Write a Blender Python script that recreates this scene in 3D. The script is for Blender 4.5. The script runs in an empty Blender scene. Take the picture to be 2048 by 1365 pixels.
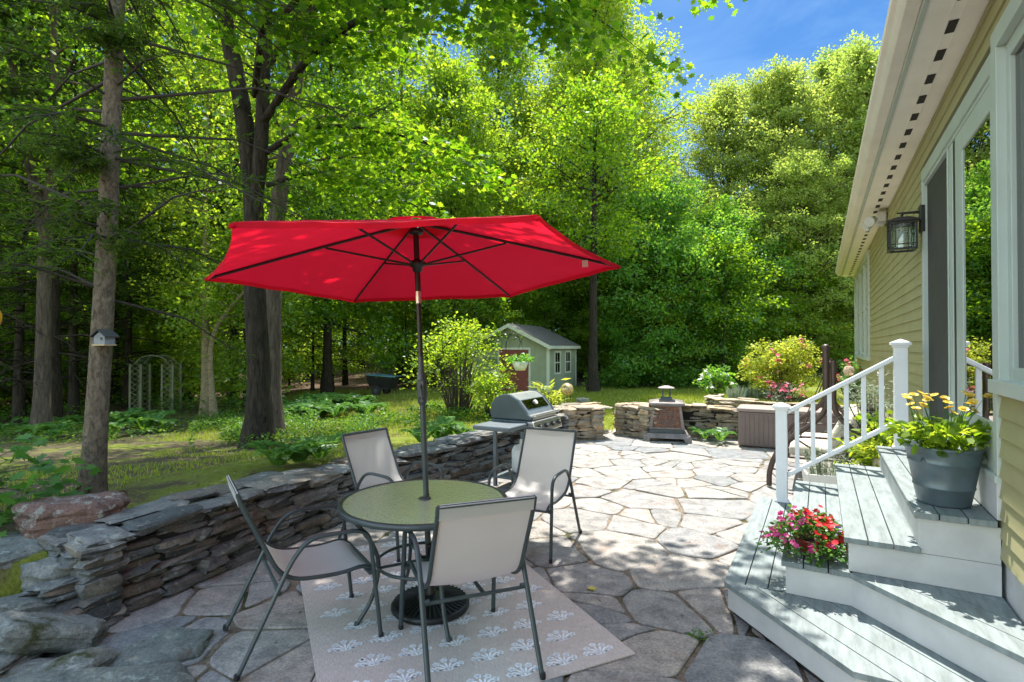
import bpy, bmesh, math, random
import numpy as np
from mathutils import Vector, Matrix, noise

R = math.radians
sc = bpy.context.scene
COL = sc.collection
random.seed(7)
F = 1083.0
TH = math.atan((1640 - 1024) / F)          # the house runs this far to the right of the view
S_, C_ = math.sin(TH), math.cos(TH)


def hp(b, a, z=0.0):
    """house frame (b towards the house wall, a along it) -> world"""
    return Vector((a * S_ + b * C_, a * C_ - b * S_, z))


def at(u, d, z=0.0):
    return Vector(((u - 1024) / F * d, d, z))


# ------------------------------------------------------------------ materials
def new_mat(name):
    m = bpy.data.materials.new(name)
    m.use_nodes = True
    nt = m.node_tree
    nt.nodes.clear()
    return m, nt


def N(nt, typ, **kw):
    n = nt.nodes.new(typ)
    for k, v in kw.items():
        if k in n.inputs:
            n.inputs[k].default_value = v
        else:
            setattr(n, k, v)
    return n


def L(nt, a, b):
    nt.links.new(a, b)


def ramp(nt, fac, cols, interp='LINEAR'):
    r = nt.nodes.new('ShaderNodeValToRGB')
    r.color_ramp.interpolation = interp
    e = r.color_ramp.elements
    while len(e) < len(cols):
        e.new(0.5)
    for i, (p, c) in enumerate(cols):
        e[i].position = p
        e[i].color = (c[0], c[1], c[2], 1)
    L(nt, fac, r.inputs[0])
    return r.outputs[0]


def mixc(nt, fac, a, b, mode='MIX'):
    m = nt.nodes.new('ShaderNodeMix')
    m.data_type = 'RGBA'
    m.blend_type = mode
    for s, v in ((m.inputs[0], fac), (m.inputs[6], a), (m.inputs[7], b)):
        if hasattr(v, 'is_linked') or isinstance(v, bpy.types.NodeSocket):
            L(nt, v, s)
        elif isinstance(v, (int, float)):
            s.default_value = v
        else:
            s.default_value = (v[0], v[1], v[2], 1)
    return m.outputs[2]


def noise_tex(nt, vec, scale, detail=4, rough=.55, dist=0.0):
    n = N(nt, 'ShaderNodeTexNoise')
    n.inputs['Scale'].default_value = scale
    n.inputs['Detail'].default_value = detail
    n.inputs['Roughness'].default_value = rough
    n.inputs['Distortion'].default_value = dist
    if vec is not None:
        L(nt, vec, n.inputs['Vector'])
    return n.outputs['Fac']


def simple(name, col, rough=.6, metal=0., var=.12, scale=6., bump=.0, bscale=60., dirt=None, spec=.5, stretch=None):
    """painted / plain surface: noise-broken colour, a little bump"""
    m, nt = new_mat(name)
    o = N(nt, 'ShaderNodeOutputMaterial')
    p = N(nt, 'ShaderNodeBsdfPrincipled')
    p.inputs['Roughness'].default_value = rough
    p.inputs['Metallic'].default_value = metal
    p.inputs['Specular IOR Level'].default_value = spec
    tc = N(nt, 'ShaderNodeTexCoord')
    vec = tc.outputs['Object']
    if stretch:
        mp = N(nt, 'ShaderNodeMapping')
        mp.inputs['Scale'].default_value = stretch
        L(nt, vec, mp.inputs['Vector'])
        vec = mp.outputs[0]
    f = noise_tex(nt, vec, scale, 6, .6)
    c0 = [max(0, c * (1 - var * 1.6)) for c in col]
    c1 = [min(1, c * (1 + var)) for c in col]
    c = ramp(nt, f, [(.3, c0), (.7, c1)])
    if dirt:
        f2 = noise_tex(nt, vec, scale * 2.7, 8, .7)
        k = ramp(nt, f2, [(dirt[0], (0, 0, 0)), (dirt[0] + .12, (1, 1, 1))])
        c = mixc(nt, k, c, dirt[1])
    L(nt, c, p.inputs['Base Color'])
    if bump:
        b = N(nt, 'ShaderNodeBump')
        b.inputs['Strength'].default_value = bump
        b.inputs['Distance'].default_value = .01
        L(nt, noise_tex(nt, vec, bscale, 5, .6), b.inputs['Height'])
        L(nt, b.outputs[0], p.inputs['Normal'])
    L(nt, p.outputs[0], o.inputs[0])
    return m


def leaf_mat(name, cols, tcols, tfac=.5, gloss=.02):
    """leaf: reflects one green, lets a yellower one through; every leaf its own shade"""
    m, nt = new_mat(name)
    o = N(nt, 'ShaderNodeOutputMaterial')
    g = N(nt, 'ShaderNodeNewGeometry')
    oi = N(nt, 'ShaderNodeObjectInfo')
    ad = N(nt, 'ShaderNodeMath', operation='MULTIPLY_ADD')
    L(nt, oi.outputs['Random'], ad.inputs[0])
    ad.inputs[1].default_value = .35
    ad.inputs[2].default_value = -.17
    tot = N(nt, 'ShaderNodeMath', operation='ADD', use_clamp=True)
    L(nt, g.outputs['Random Per Island'], tot.inputs[0])
    L(nt, ad.outputs[0], tot.inputs[1])
    n_ = len(cols) - 1
    c = ramp(nt, tot.outputs[0], [(i / n_, x) for i, x in enumerate(cols)])
    t = ramp(nt, tot.outputs[0], [(i / n_, x) for i, x in enumerate(tcols)])
    d = N(nt, 'ShaderNodeBsdfDiffuse')
    L(nt, c, d.inputs[0])
    tr = N(nt, 'ShaderNodeBsdfTranslucent')
    L(nt, t, tr.inputs[0])
    mx = N(nt, 'ShaderNodeMixShader')
    mx.inputs[0].default_value = tfac
    L(nt, d.outputs[0], mx.inputs[1])
    L(nt, tr.outputs[0], mx.inputs[2])
    gl = N(nt, 'ShaderNodeBsdfGlossy')
    gl.inputs['Roughness'].default_value = .38
    gl.inputs[0].default_value = (.9, .95, 1, 1)
    m2 = N(nt, 'ShaderNodeMixShader')
    m2.inputs[0].default_value = gloss
    L(nt, mx.outputs[0], m2.inputs[1])
    L(nt, gl.outputs[0], m2.inputs[2])
    L(nt, m2.outputs[0], o.inputs[0])
    return m


def cloth_mat(name, col, tcol, tfac, weave=900., rough=.8):
    m, nt = new_mat(name)
    o = N(nt, 'ShaderNodeOutputMaterial')
    tc = N(nt, 'ShaderNodeTexCoord')
    f = noise_tex(nt, tc.outputs['Object'], 3., 4)
    f2 = noise_tex(nt, tc.outputs['Object'], weave, 2)
    c = mixc(nt, ramp(nt, f, [(.3, (0, 0, 0)), (.7, (1, 1, 1))]), [x * .88 for x in col], col)
    c = mixc(nt, ramp(nt, f2, [(.4, (.0, .0, .0)), (.6, (.35, .35, .35))]), c, [x * .6 for x in col])
    d = N(nt, 'ShaderNodeBsdfPrincipled')
    d.inputs['Roughness'].default_value = rough
    d.inputs['Specular IOR Level'].default_value = .2
    L(nt, c, d.inputs['Base Color'])
    b = N(nt, 'ShaderNodeBump')
    b.inputs['Strength'].default_value = .15
    b.inputs['Distance'].default_value = .004
    L(nt, f2, b.inputs['Height'])
    L(nt, b.outputs[0], d.inputs['Normal'])
    t = N(nt, 'ShaderNodeBsdfTranslucent')
    t.inputs[0].default_value = (*tcol, 1)
    mx = N(nt, 'ShaderNodeMixShader')
    mx.inputs[0].default_value = tfac
    L(nt, d.outputs[0], mx.inputs[1])
    L(nt, t.outputs[0], mx.inputs[2])
    L(nt, mx.outputs[0], o.inputs[0])
    return m


def stone_mat(name, cols, lichen=.62, bump=.6, scale=1.0, moss=None):
    """per-stone colour, layered grain, lichen spots"""
    m, nt = new_mat(name)
    o = N(nt, 'ShaderNodeOutputMaterial')
    p = N(nt, 'ShaderNodeBsdfPrincipled')
    p.inputs['Roughness'].default_value = .82
    p.inputs['Specular IOR Level'].default_value = .3
    g = N(nt, 'ShaderNodeNewGeometry')
    pos = g.outputs['Position']
    n_ = len(cols) - 1
    c = ramp(nt, g.outputs['Random Per Island'], [(i / n_, x) for i, x in enumerate(cols)])
    f = noise_tex(nt, pos, 7 * scale, 8, .65, .6)
    c = mixc(nt, .85, c, ramp(nt, f, [(.25, (.36, .36, .36)), (.5, (.95, .95, .95)), (.75, (1.5, 1.42, 1.3))]), 'MULTIPLY')
    fg = noise_tex(nt, pos, 62, 5, .75)
    c = mixc(nt, .85, c, ramp(nt, fg, [(.32, (.52, .52, .53)), (.5, (.98, .98, .98)), (.68, (1.42, 1.40, 1.36))]), 'MULTIPLY')
    fl = noise_tex(nt, pos, 11 * scale, 6, .7)
    c = mixc(nt, ramp(nt, fl, [(lichen, (0, 0, 0)), (lichen + .06, (.6, .6, .6))]), c, (.36, .40, .36))
    fr = noise_tex(nt, pos, 3.1 * scale, 4, .6)
    c = mixc(nt, ramp(nt, fr, [(.58, (0, 0, 0)), (.72, (.55, .55, .55))]), c, (.20, .12, .08))
    if moss:
        fm = noise_tex(nt, pos, 2.3, 6, .7)
        c = mixc(nt, ramp(nt, fm, [(moss, (0, 0, 0)), (moss + .08, (1, 1, 1))]), c, (.045, .05, .012))
    L(nt, c, p.inputs['Base Color'])
    mp = N(nt, 'ShaderNodeMapping')
    mp.inputs['Scale'].default_value = (1, 1, 5)
    L(nt, pos, mp.inputs['Vector'])
    h = noise_tex(nt, mp.outputs[0], 16 * scale, 8, .7)
    b = N(nt, 'ShaderNodeBump')
    b.inputs['Strength'].default_value = bump
    b.inputs['Distance'].default_value = .02
    L(nt, h, b.inputs['Height'])
    b2 = N(nt, 'ShaderNodeBump')
    b2.inputs['Strength'].default_value = .35
    b2.inputs['Distance'].default_value = .004
    L(nt, fg, b2.inputs['Height'])
    L(nt, b.outputs[0], b2.inputs['Normal'])
    L(nt, b2.outputs[0], p.inputs['Normal'])
    L(nt, p.outputs[0], o.inputs[0])
    return m


def bark_mat(name, c0, c1, moss=(.10, .11, .05), mossk=.66, zs=.18, bump=1.0, sc_=9.):
    m, nt = new_mat(name)
    o = N(nt, 'ShaderNodeOutputMaterial')
    p = N(nt, 'ShaderNodeBsdfPrincipled')
    p.inputs['Roughness'].default_value = .9
    p.inputs['Specular IOR Level'].default_value = .15
    tc = N(nt, 'ShaderNodeTexCoord')
    mp = N(nt, 'ShaderNodeMapping')
    mp.inputs['Scale'].default_value = (1, 1, zs)
    L(nt, tc.outputs['Object'], mp.inputs['Vector'])
    f = noise_tex(nt, mp.outputs[0], sc_ * 2, 8, .7, .8)
    c = ramp(nt, f, [(.32, c0), (.66, c1)])
    f2 = noise_tex(nt, tc.outputs['Object'], 3., 6, .65)
    c = mixc(nt, ramp(nt, f2, [(mossk, (0, 0, 0)), (mossk + .1, (.8, .8, .8))]), c, moss)
    L(nt, c, p.inputs['Base Color'])
    b = N(nt, 'ShaderNodeBump')
    b.inputs['Strength'].default_value = bump
    b.inputs['Distance'].default_value = .05
    L(nt, f, b.inputs['Height'])
    L(nt, b.outputs[0], p.inputs['Normal'])
    L(nt, p.outputs[0], o.inputs[0])
    return m


def glass_mat(name, tint=(.9, .95, .93), rough=.0, refl=.35, trans=.6):
    """window pane: clear, with a strong sky/wood reflection"""
    m, nt = new_mat(name)
    o = N(nt, 'ShaderNodeOutputMaterial')
    t = N(nt, 'ShaderNodeBsdfTransparent')
    t.inputs[0].default_value = (*[x * trans for x in tint], 1)
    g = N(nt, 'ShaderNodeBsdfGlossy')
    g.inputs['Roughness'].default_value = rough
    fr = N(nt, 'ShaderNodeFresnel')
    fr.inputs[0].default_value = 1.5
    ad = N(nt, 'ShaderNodeMath', operation='MULTIPLY_ADD', use_clamp=True)
    L(nt, fr.outputs[0], ad.inputs[0])
    ad.inputs[1].default_value = 1.
    ad.inputs[2].default_value = refl
    mx = N(nt, 'ShaderNodeMixShader')
    L(nt, ad.outputs[0], mx.inputs[0])
    L(nt, t.outputs[0], mx.inputs[1])
    L(nt, g.outputs[0], mx.inputs[2])
    L(nt, mx.outputs[0], o.inputs[0])
    return m


def petal(name, c, tf=.35):
    return leaf_mat(name, [[x * .75 for x in c], c, [min(1, x * 1.15) for x in c]], [c, c, c], tf, .03)


M = {}
M['leaf_maple'] = leaf_mat('leaf_maple', [(.03, .085, .008), (.075, .165, .014), (.15, .24, .026)],
                           [(.12, .30, .006), (.32, .55, .012), (.58, .72, .03)], .55)
M['leaf_bright'] = leaf_mat('leaf_bright', [(.06, .13, .012), (.12, .22, .022), (.20, .29, .035)],
                            [(.24, .42, .012), (.42, .60, .02), (.64, .74, .05)], .54)
M['leaf_deep'] = leaf_mat('leaf_deep', [(.045, .145, .022), (.07, .20, .028), (.12, .26, .04)],
                          [(.18, .46, .03), (.27, .56, .035), (.42, .62, .05)], .52, .02)
M['leaf_olive'] = leaf_mat('leaf_olive', [(.12, .19, .035), (.18, .26, .05), (.26, .33, .075)],
                           [(.34, .54, .06), (.48, .62, .08), (.64, .70, .13)], .52, .02)
M['needle'] = leaf_mat('needle', [(.022, .04, .006), (.036, .06, .009), (.058, .085, .012)],
                       [(.07, .17, .015), (.12, .24, .02), (.2, .3, .03)], .4, .01)
M['fern'] = leaf_mat('fern', [(.05, .14, .03), (.08, .19, .04), (.12, .24, .05)],
                     [(.14, .34, .04), (.22, .44, .05), (.3, .48, .06)], .4)
M['grass'] = leaf_mat('grass', [(.10, .15, .016), (.17, .22, .03), (.27, .28, .06)],
                      [(.28, .42, .02), (.42, .52, .03), (.52, .54, .07)], .45, .02)
M['silver_leaf'] = leaf_mat('silver_leaf', [(.2, .28, .2), (.28, .34, .26), (.36, .4, .32)],
                            [(.2, .3, .15), (.3, .36, .2), (.3, .36, .2)], .3)
M['lime_leaf'] = leaf_mat('lime_leaf', [(.17, .25, .03), (.26, .33, .04), (.36, .38, .06)],
                          [(.42, .56, .03), (.56, .64, .05), (.66, .68, .08)], .48)
M['petal_yellow'] = petal('petal_yellow', (.80, .60, .10))
M['petal_red'] = petal('petal_red', (.62, .02, .025))
M['petal_magenta'] = petal('petal_magenta', (.55, .05, .22))
M['petal_pink'] = petal('petal_pink', (.75, .16, .25))
M['petal_purple'] = petal('petal_purple', (.14, .05, .4))
M['petal_white'] = petal('petal_white', (.8, .78, .74))
M['petal_pale'] = petal('petal_pale', (.72, .60, .50))

M['bark_spruce'] = bark_mat('bark_spruce', (.06, .045, .032), (.27, .215, .155), mossk=.74, zs=.45, sc_=14)
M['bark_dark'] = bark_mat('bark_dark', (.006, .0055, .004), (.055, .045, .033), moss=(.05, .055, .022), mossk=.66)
M['bark_brown'] = bark_mat('bark_brown', (.03, .025, .02), (.13, .105, .08))
M['bark_birch'] = bark_mat('bark_birch', (.07, .055, .03), (.26, .22, .13), moss=(.09, .08, .04), mossk=.6, zs=2.5, bump=.4, sc_=5)
M['twig'] = simple('twig', (.11, .09, .07), .9)
M['dead_branch'] = simple('dead_branch', (.035, .028, .02), .95)
M['cover_leaf'] = leaf_mat('cover_leaf', [(.025, .075, .012), (.05, .12, .018), (.10, .19, .035)], [(.08, .22, .01), (.16, .34, .015), (.34, .48, .03)], .42, .012)

M['metal_dark'] = simple('metal_dark', (.045, .062, .066), .38, .0, .15, 8, .05, 300)
M['metal_black'] = simple('metal_black', (.018, .019, .02), .42, .2)
M['metal_brown'] = simple('metal_brown', (.075, .05, .042), .45, .3, .2)
M['bronze'] = simple('bronze', (.20, .17, .155), .5, .2, .25, 9, .1, 90)
M['steel'] = simple('steel', (.55, .55, .54), .32, .85, .1)
M['grill_enamel'] = simple('grill_enamel', (.05, .075, .085), .3, .1, .1)
M['grill_plastic'] = simple('grill_plastic', (.10, .125, .14), .5, 0, .12)
M['white_paint'] = simple('white_paint', (.52, .53, .53), .55, 0, .10, 4, .12, 40, (.64, (.46, .43, .37)))
M['white_vinyl'] = simple('white_vinyl', (.78, .8, .82), .35, 0, .03)
M['trim_white'] = simple('trim_white', (.44, .50, .46), .5, 0, .04, 4, .03, 60)
M['soffit'] = simple('soffit', (.88, .83, .78), .55, 0, .05, 3)
M['gutter'] = simple('gutter', (.80, .74, .68), .45, 0, .06, 3)
M['deck_grey'] = simple('deck_grey', (.205, .245, .245), .6, 0, .22, 9, .3, 50, (.60, (.36, .37, .35)), stretch=(3, .5, 1))
M['siding'] = simple('siding', (.355, .335, .175), .65, 0, .07, 2.5, .06, 90)
M['shed_green'] = simple('shed_green', (.25, .29, .19), .7, 0, .08, 3, .1, 40)
M['shed_trim'] = simple('shed_trim', (.50, .53, .42), .6, 0, .05)
M['shed_door'] = simple('shed_door', (.17, .035, .025), .6, 0, .12)
M['shingle'] = simple('shingle', (.10, .095, .09), .9, 0, .4, 14, .5, 30)
M['screen'] = simple('screen', (.052, .05, .046), .8, 0, .1)
M['vent_dark'] = simple('vent_dark', (.03, .028, .024), .9)
M['box_brown'] = simple('box_brown', (.165, .12, .105), .6, 0, .08, 5, .1, 50)
M['box_lid'] = simple('box_lid', (.26, .20, .18), .6, 0, .06)
M['cushion'] = cloth_mat('cushion', (.68, .62, .52), (.3, .28, .22), .05, 300)
M['sling'] = cloth_mat('sling', (.76, .74, .72), (.78, .79, .71), .42, 500)
M['canopy_red'] = cloth_mat('canopy_red', (.62, .010, .034), (.85, .010, .030), .52, 500)
M['pot_blue'] = simple('pot_blue', (.11, .155, .18), .35, .25, .15, 6, .05, 40, (.72, (.2, .22, .22)))
M['pot_red'] = simple('pot_red', (.22, .02, .015), .4)
M['pot_white'] = simple('pot_white', (.7, .7, .66), .5, 0, .06)
M['pot_pale'] = simple('pot_pale', (.5, .42, .33), .7)
M['soil'] = simple('soil', (.05, .035, .025), .95, 0, .4, 40, .8, 80)
M['cart_blue'] = simple('cart_blue', (.06, .16, .2), .4)
M['rubber'] = simple('rubber', (.015, .015, .016), .7)
M['tan_wood'] = simple('tan_wood', (.42, .3, .14), .7)
M['arbor_white'] = simple('arbor_white', (.17, .19, .125), .7, 0, .2, 8, .1, 40, (.48, (.12, .14, .06)))
M['house_grey'] = simple('house_grey', (.20, .21, .225), .8, 0, .2, 20)
M['yellow'] = simple('yellow', (.72, .40, .02), .45)
M['ball'] = simple('ball', (.55, .42, .20), .25, .3, .5, 14)
M['screen_rust'] = simple('screen_rust', (.20, .09, .055), .7, .2, .5, 25, .4, 60)
M['glass'] = glass_mat('glass', refl=.55, trans=.2)
M['glass_dark'] = glass_mat('glass_dark', refl=.12, trans=.2)
M['glass_clear'] = glass_mat('glass_clear', refl=.06, trans=.95)
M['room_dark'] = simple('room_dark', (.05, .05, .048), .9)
M['curtain'] = simple('curtain', (.33, .40, .36), .9)
M['bulb'] = simple('bulb', (.8, .8, .78), .2)
M['rug_mark'] = simple('rug_mark', (.83, .84, .85), .95, 0, .12, 30)
M['yellow_leaf'] = leaf_mat('yellow_leaf', [(.6, .55, .12)] * 2, [(.6, .55, .1)] * 2, .2)
M['stone_wall'] = stone_mat('stone_wall', [(.075, .088, .09), (.13, .135, .13), (.21, .215, .21), (.10, .112, .115), (.17, .14, .11), (.14, .152, .15), (.24, .22, .185)], .585, 1.)
M['stone_tan'] = stone_mat('stone_tan', [(.20, .18, .14), (.40, .32, .22), (.28, .26, .21), (.52, .36, .21), (.36, .32, .26), (.46, .33, .2)], .66, .9)
M['flag'] = stone_mat('flag', [(.25, .245, .235), (.34, .315, .285), (.19, .20, .205), (.35, .31, .27), (.24, .24, .24), (.31, .295, .275)], .68, .4)
M['boulder_grey'] = stone_mat('boulder_grey', [(.15, .17, .155), (.21, .22, .20)], .58, .8, 1.2, .60)
M['boulder_red'] = stone_mat('boulder_red', [(.15, .10, .085), (.19, .115, .095)], .53, .9, 1.4)
M['core_gap_dark'] = simple('core_gap_dark', (.02, .019, .017), .95)


def rug_material():
    m, nt = new_mat('rug')
    o = N(nt, 'ShaderNodeOutputMaterial')
    p = N(nt, 'ShaderNodeBsdfPrincipled')
    p.inputs['Roughness'].default_value = .95
    p.inputs['Specular IOR Level'].default_value = .1
    tc = N(nt, 'ShaderNodeTexCoord')
    mp = N(nt, 'ShaderNodeMapping')
    mp.inputs['Scale'].default_value = (260, 26, 1)
    L(nt, tc.outputs['Object'], mp.inputs['Vector'])
    f = noise_tex(nt, mp.outputs[0], 1., 3, .7)
    f2 = noise_tex(nt, tc.outputs['Object'], 2.5, 4)
    c = ramp(nt, f, [(.3, (.38, .32, .28)), (.55, (.56, .49, .435)), (.75, (.70, .64, .58))])
    c = mixc(nt, .5, c, ramp(nt, f2, [(.3, (.85, .85, .85)), (.7, (1.1, 1.1, 1.1))]), 'MULTIPLY')
    L(nt, c, p.inputs['Base Color'])
    b = N(nt, 'ShaderNodeBump')
    b.inputs['Strength'].default_value = .3
    b.inputs['Distance'].default_value = .004
    L(nt, f, b.inputs['Height'])
    L(nt, b.outputs[0], p.inputs['Normal'])
    L(nt, p.outputs[0], o.inputs[0])
    return m


M['rug'] = rug_material()


def table_glass():
    m, nt = new_mat('table_glass')
    o = N(nt, 'ShaderNodeOutputMaterial')
    tc = N(nt, 'ShaderNodeTexCoord')
    v = N(nt, 'ShaderNodeTexVoronoi')
    v.inputs['Scale'].default_value = 75
    L(nt, tc.outputs['Object'], v.inputs['Vector'])
    b = N(nt, 'ShaderNodeBump')
    b.inputs['Strength'].default_value = .35
    b.inputs['Distance'].default_value = .006
    L(nt, v.outputs['Distance'], b.inputs['Height'])
    t = N(nt, 'ShaderNodeBsdfTransparent')
    t.inputs[0].default_value = (.74, .86, .68, 1)
    g = N(nt, 'ShaderNodeBsdfGlossy')
    g.inputs['Roughness'].default_value = .10
    g.inputs[0].default_value = (.96, 1, .92, 1)
    L(nt, b.outputs[0], g.inputs['Normal'])
    d = N(nt, 'ShaderNodeBsdfDiffuse')
    d.inputs[0].default_value = (.84, 1.0, .66, 1)
    L(nt, b.outputs[0], d.inputs['Normal'])
    m1 = N(nt, 'ShaderNodeMixShader')
    m1.inputs[0].default_value = .62
    L(nt, t.outputs[0], m1.inputs[1])
    L(nt, d.outputs[0], m1.inputs[2])
    fr = N(nt, 'ShaderNodeFresnel')
    fr.inputs[0].default_value = 1.7
    L(nt, b.outputs[0], fr.inputs['Normal'])
    ad = N(nt, 'ShaderNodeMath', operation='MULTIPLY_ADD', use_clamp=True)
    L(nt, fr.outputs[0], ad.inputs[0])
    ad.inputs[1].default_value = 1.1
    ad.inputs[2].default_value = .18
    m2 = N(nt, 'ShaderNodeMixShader')
    L(nt, ad.outputs[0], m2.inputs[0])
    L(nt, m1.outputs[0], m2.inputs[1])
    L(nt, g.outputs[0], m2.inputs[2])
    L(nt, m2.outputs[0], o.inputs[0])
    return m


M['table_glass'] = table_glass()


# ------------------------------------------------------------------ object helpers
def tag(o, label=None, cat=None, group=None, kind=None):
    if label: o['label'] = label
    if cat: o['category'] = cat
    if group: o['group'] = group
    if kind: o['kind'] = kind
    return o


def thing(name, label, cat, loc=(0, 0, 0), rz=0., group=None):
    o = bpy.data.objects.new(name, None)
    o.empty_display_size = .1
    COL.objects.link(o)
    o.location = loc
    o.rotation_euler = (0, 0, rz)
    return tag(o, label, cat, group)


def link(name, me, parent=None):
    o = bpy.data.objects.new(name, me)
    COL.objects.link(o)
    if parent is not None:
        o.parent = parent
    return o


def copy_tree(o, parent=None):
    c = o.copy()
    COL.objects.link(c)
    if parent is not None:
        c.parent = parent
    for ch in [x for x in o.children]:
        copy_tree(ch, c)
    return c


class MB:
    """collects shapes; build() links them as one mesh object"""

    def __init__(s):
        s.v, s.f, s.m, s.sm = [], [], [], []

    def add(s, vs, fs, mi=0, smooth=False):
        o = len(s.v)
        s.v.extend([tuple(x) for x in vs])
        for f in fs:
            s.f.append(tuple(i + o for i in f))
            s.m.append(mi)
            s.sm.append(smooth)
        return s

    def box(s, c, d, mi=0, rot=None):
        hx, hy, hz = d[0] / 2, d[1] / 2, d[2] / 2
        vs = [Vector((x, y, z)) for x in (-hx, hx) for y in (-hy, hy) for z in (-hz, hz)]
        if rot is not None:
            vs = [rot @ v for v in vs]
        c = Vector(c)
        return s.add([v + c for v in vs], [(0, 1, 3, 2), (4, 6, 7, 5), (0, 4, 5, 1), (2, 3, 7, 6), (0, 2, 6, 4), (1, 5, 7, 3)], mi)

    def mm(s, a, b, mi=0):
        return s.box([(a[i] + b[i]) / 2 for i in range(3)], [abs(b[i] - a[i]) for i in range(3)], mi)

    def tube(s, pts, r, n=8, mi=0, cap=True, flat=None):
        pts = [Vector(p) for p in pts]
        rs = r if isinstance(r, (list, tuple)) else [r] * len(pts)
        k = len(pts)
        rings = []
        up = None
        for i, p in enumerate(pts):
            t = (pts[min(i + 1, k - 1)] - pts[max(i - 1, 0)])
            if t.length < 1e-9:
                t = Vector((0, 0, 1))
            t.normalize()
            if up is None:
                up = Vector((0, 0, 1)) if abs(t.z) < .9 else Vector((1, 0, 0))
            x = t.cross(up)
            if x.length < 1e-6:
                x = t.orthogonal()
            x.normalize()
            y = x.cross(t).normalized()
            up = y
            fx, fy = flat if flat else (1, 1)
            rings.append([p + (x * math.cos(2 * math.pi * j / n) * fx + y * math.sin(2 * math.pi * j / n) * fy) * rs[i] for j in range(n)])
        vs = [v for rg in rings for v in rg]
        fs = []
        for i in range(k - 1):
            for j in range(n):
                a, b = i * n + j, i * n + (j + 1) % n
                fs.append((a, a + n, b + n, b))
        s.add(vs, fs, mi, True)
        if cap:
            s.add(rings[0], [tuple(range(n))], mi)
            s.add(rings[-1], [tuple(reversed(range(n)))], mi)
        return s

    def lathe(s, prof, c=(0, 0, 0), n=24, mi=0, smooth=True):
        """prof: [(radius, z)]"""
        c = Vector(c)
        vs = [c + Vector((r * math.cos(2 * math.pi * j / n), r * math.sin(2 * math.pi * j / n), z)) for r, z in prof for j in range(n)]
        fs = []
        for i in range(len(prof) - 1):
            for j in range(n):
                a, b = i * n + j, i * n + (j + 1) % n
                fs.append((a, b, b + n, a + n))
        s.add(vs, fs, mi, smooth)
        if prof[0][0] > 1e-5:
            s.add(vs[:n], [tuple(reversed(range(n)))], mi)
        if prof[-1][0] > 1e-5:
            s.add(vs[-n:], [tuple(range(n))], mi)
        return s

    def sphere(s, c, r, n=14, m=9, mi=0, sx=1, sy=1, sz=1):
        prof = []
        c = Vector(c)
        vs, fs = [], []
        for i in range(m + 1):
            ph = math.pi * i / m
            for j in range(n):
                t = 2 * math.pi * j / n
                vs.append(c + Vector((sx * r * math.sin(ph) * math.cos(t), sy * r * math.sin(ph) * math.sin(t), -sz * r * math.cos(ph))))
        for i in range(m):
            for j in range(n):
                a, b = i * n + j, i * n + (j + 1) % n
                fs.append((a, b, b + n, a + n))
        return s.add(vs, fs, mi, True)

    def prism(s, poly, z0, z1, mi=0):
        """poly: [(x,y)] counter-clockwise, extruded in z"""
        n = len(poly)
        vs = [(x, y, z0) for x, y in poly] + [(x, y, z1) for x, y in poly]
        fs = [tuple(reversed(range(n))), tuple(range(n, 2 * n))]
        fs += [(i, (i + 1) % n, n + (i + 1) % n, n + i) for i in range(n)]
        return s.add(vs, fs, mi)

    def extrude(s, poly3, d, mi=0):
        """planar polygon (3-D points) extruded by vector d"""
        d = Vector(d)
        n = len(poly3)
        a = [Vector(p) for p in poly3]
        vs = a + [p + d for p in a]
        fs = [tuple(reversed(range(n))), tuple(range(n, 2 * n))]
        fs += [(i, (i + 1) % n, n + (i + 1) % n, n + i) for i in range(n)]
        return s.add(vs, fs, mi)

    def build(s, name, mat, parent=None, off=None, bev=0., seg=2, fix=True, sharp=None):
        me = bpy.data.meshes.new(name)
        v = s.v if off is None else [(a[0] - off[0], a[1] - off[1], a[2] - off[2]) for a in s.v]
        me.from_pydata(v, [], s.f)
        for m in (mat if isinstance(mat, (list, tuple)) else [mat]):
            me.materials.append(m)
        me.polygons.foreach_set('material_index', s.m)
        me.polygons.foreach_set('use_smooth', s.sm)
        if fix:
            bm = bmesh.new()
            bm.from_mesh(me)
            bmesh.ops.recalc_face_normals(bm, faces=bm.faces)
            bm.to_mesh(me)
            bm.free()
        me.update()
        if sharp:
            me.set_sharp_from_angle(angle=R(sharp))
        o = link(name, me, parent)
        if bev:
            b = o.modifiers.new('bevel', 'BEVEL')
            b.width = bev
            b.segments = seg
            b.limit_method = 'ANGLE'
            b.angle_limit = R(40)
        return o


def np_mesh(name, V, Fc, mats, smooth=False, mi=None):
    me = bpy.data.meshes.new(name)
    n, f, k = len(V), len(Fc), Fc.shape[1]
    me.vertices.add(n)
    me.vertices.foreach_set('co', np.ascontiguousarray(V, dtype=np.float32).ravel())
    me.loops.add(f * k)
    me.loops.foreach_set('vertex_index', np.ascontiguousarray(Fc, dtype=np.int32).ravel())
    me.polygons.add(f)
    me.polygons.foreach_set('loop_start', (np.arange(f) * k).astype(np.int32))
    for m in (mats if isinstance(mats, (list, tuple)) else [mats]):
        me.materials.append(m)
    if mi is not None:
        me.polygons.foreach_set('material_index', np.asarray(mi, dtype=np.int32))
    if smooth:
        me.polygons.foreach_set('use_smooth', np.ones(f, dtype=bool))
    me.update(calc_edges=True)
    return me


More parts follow.
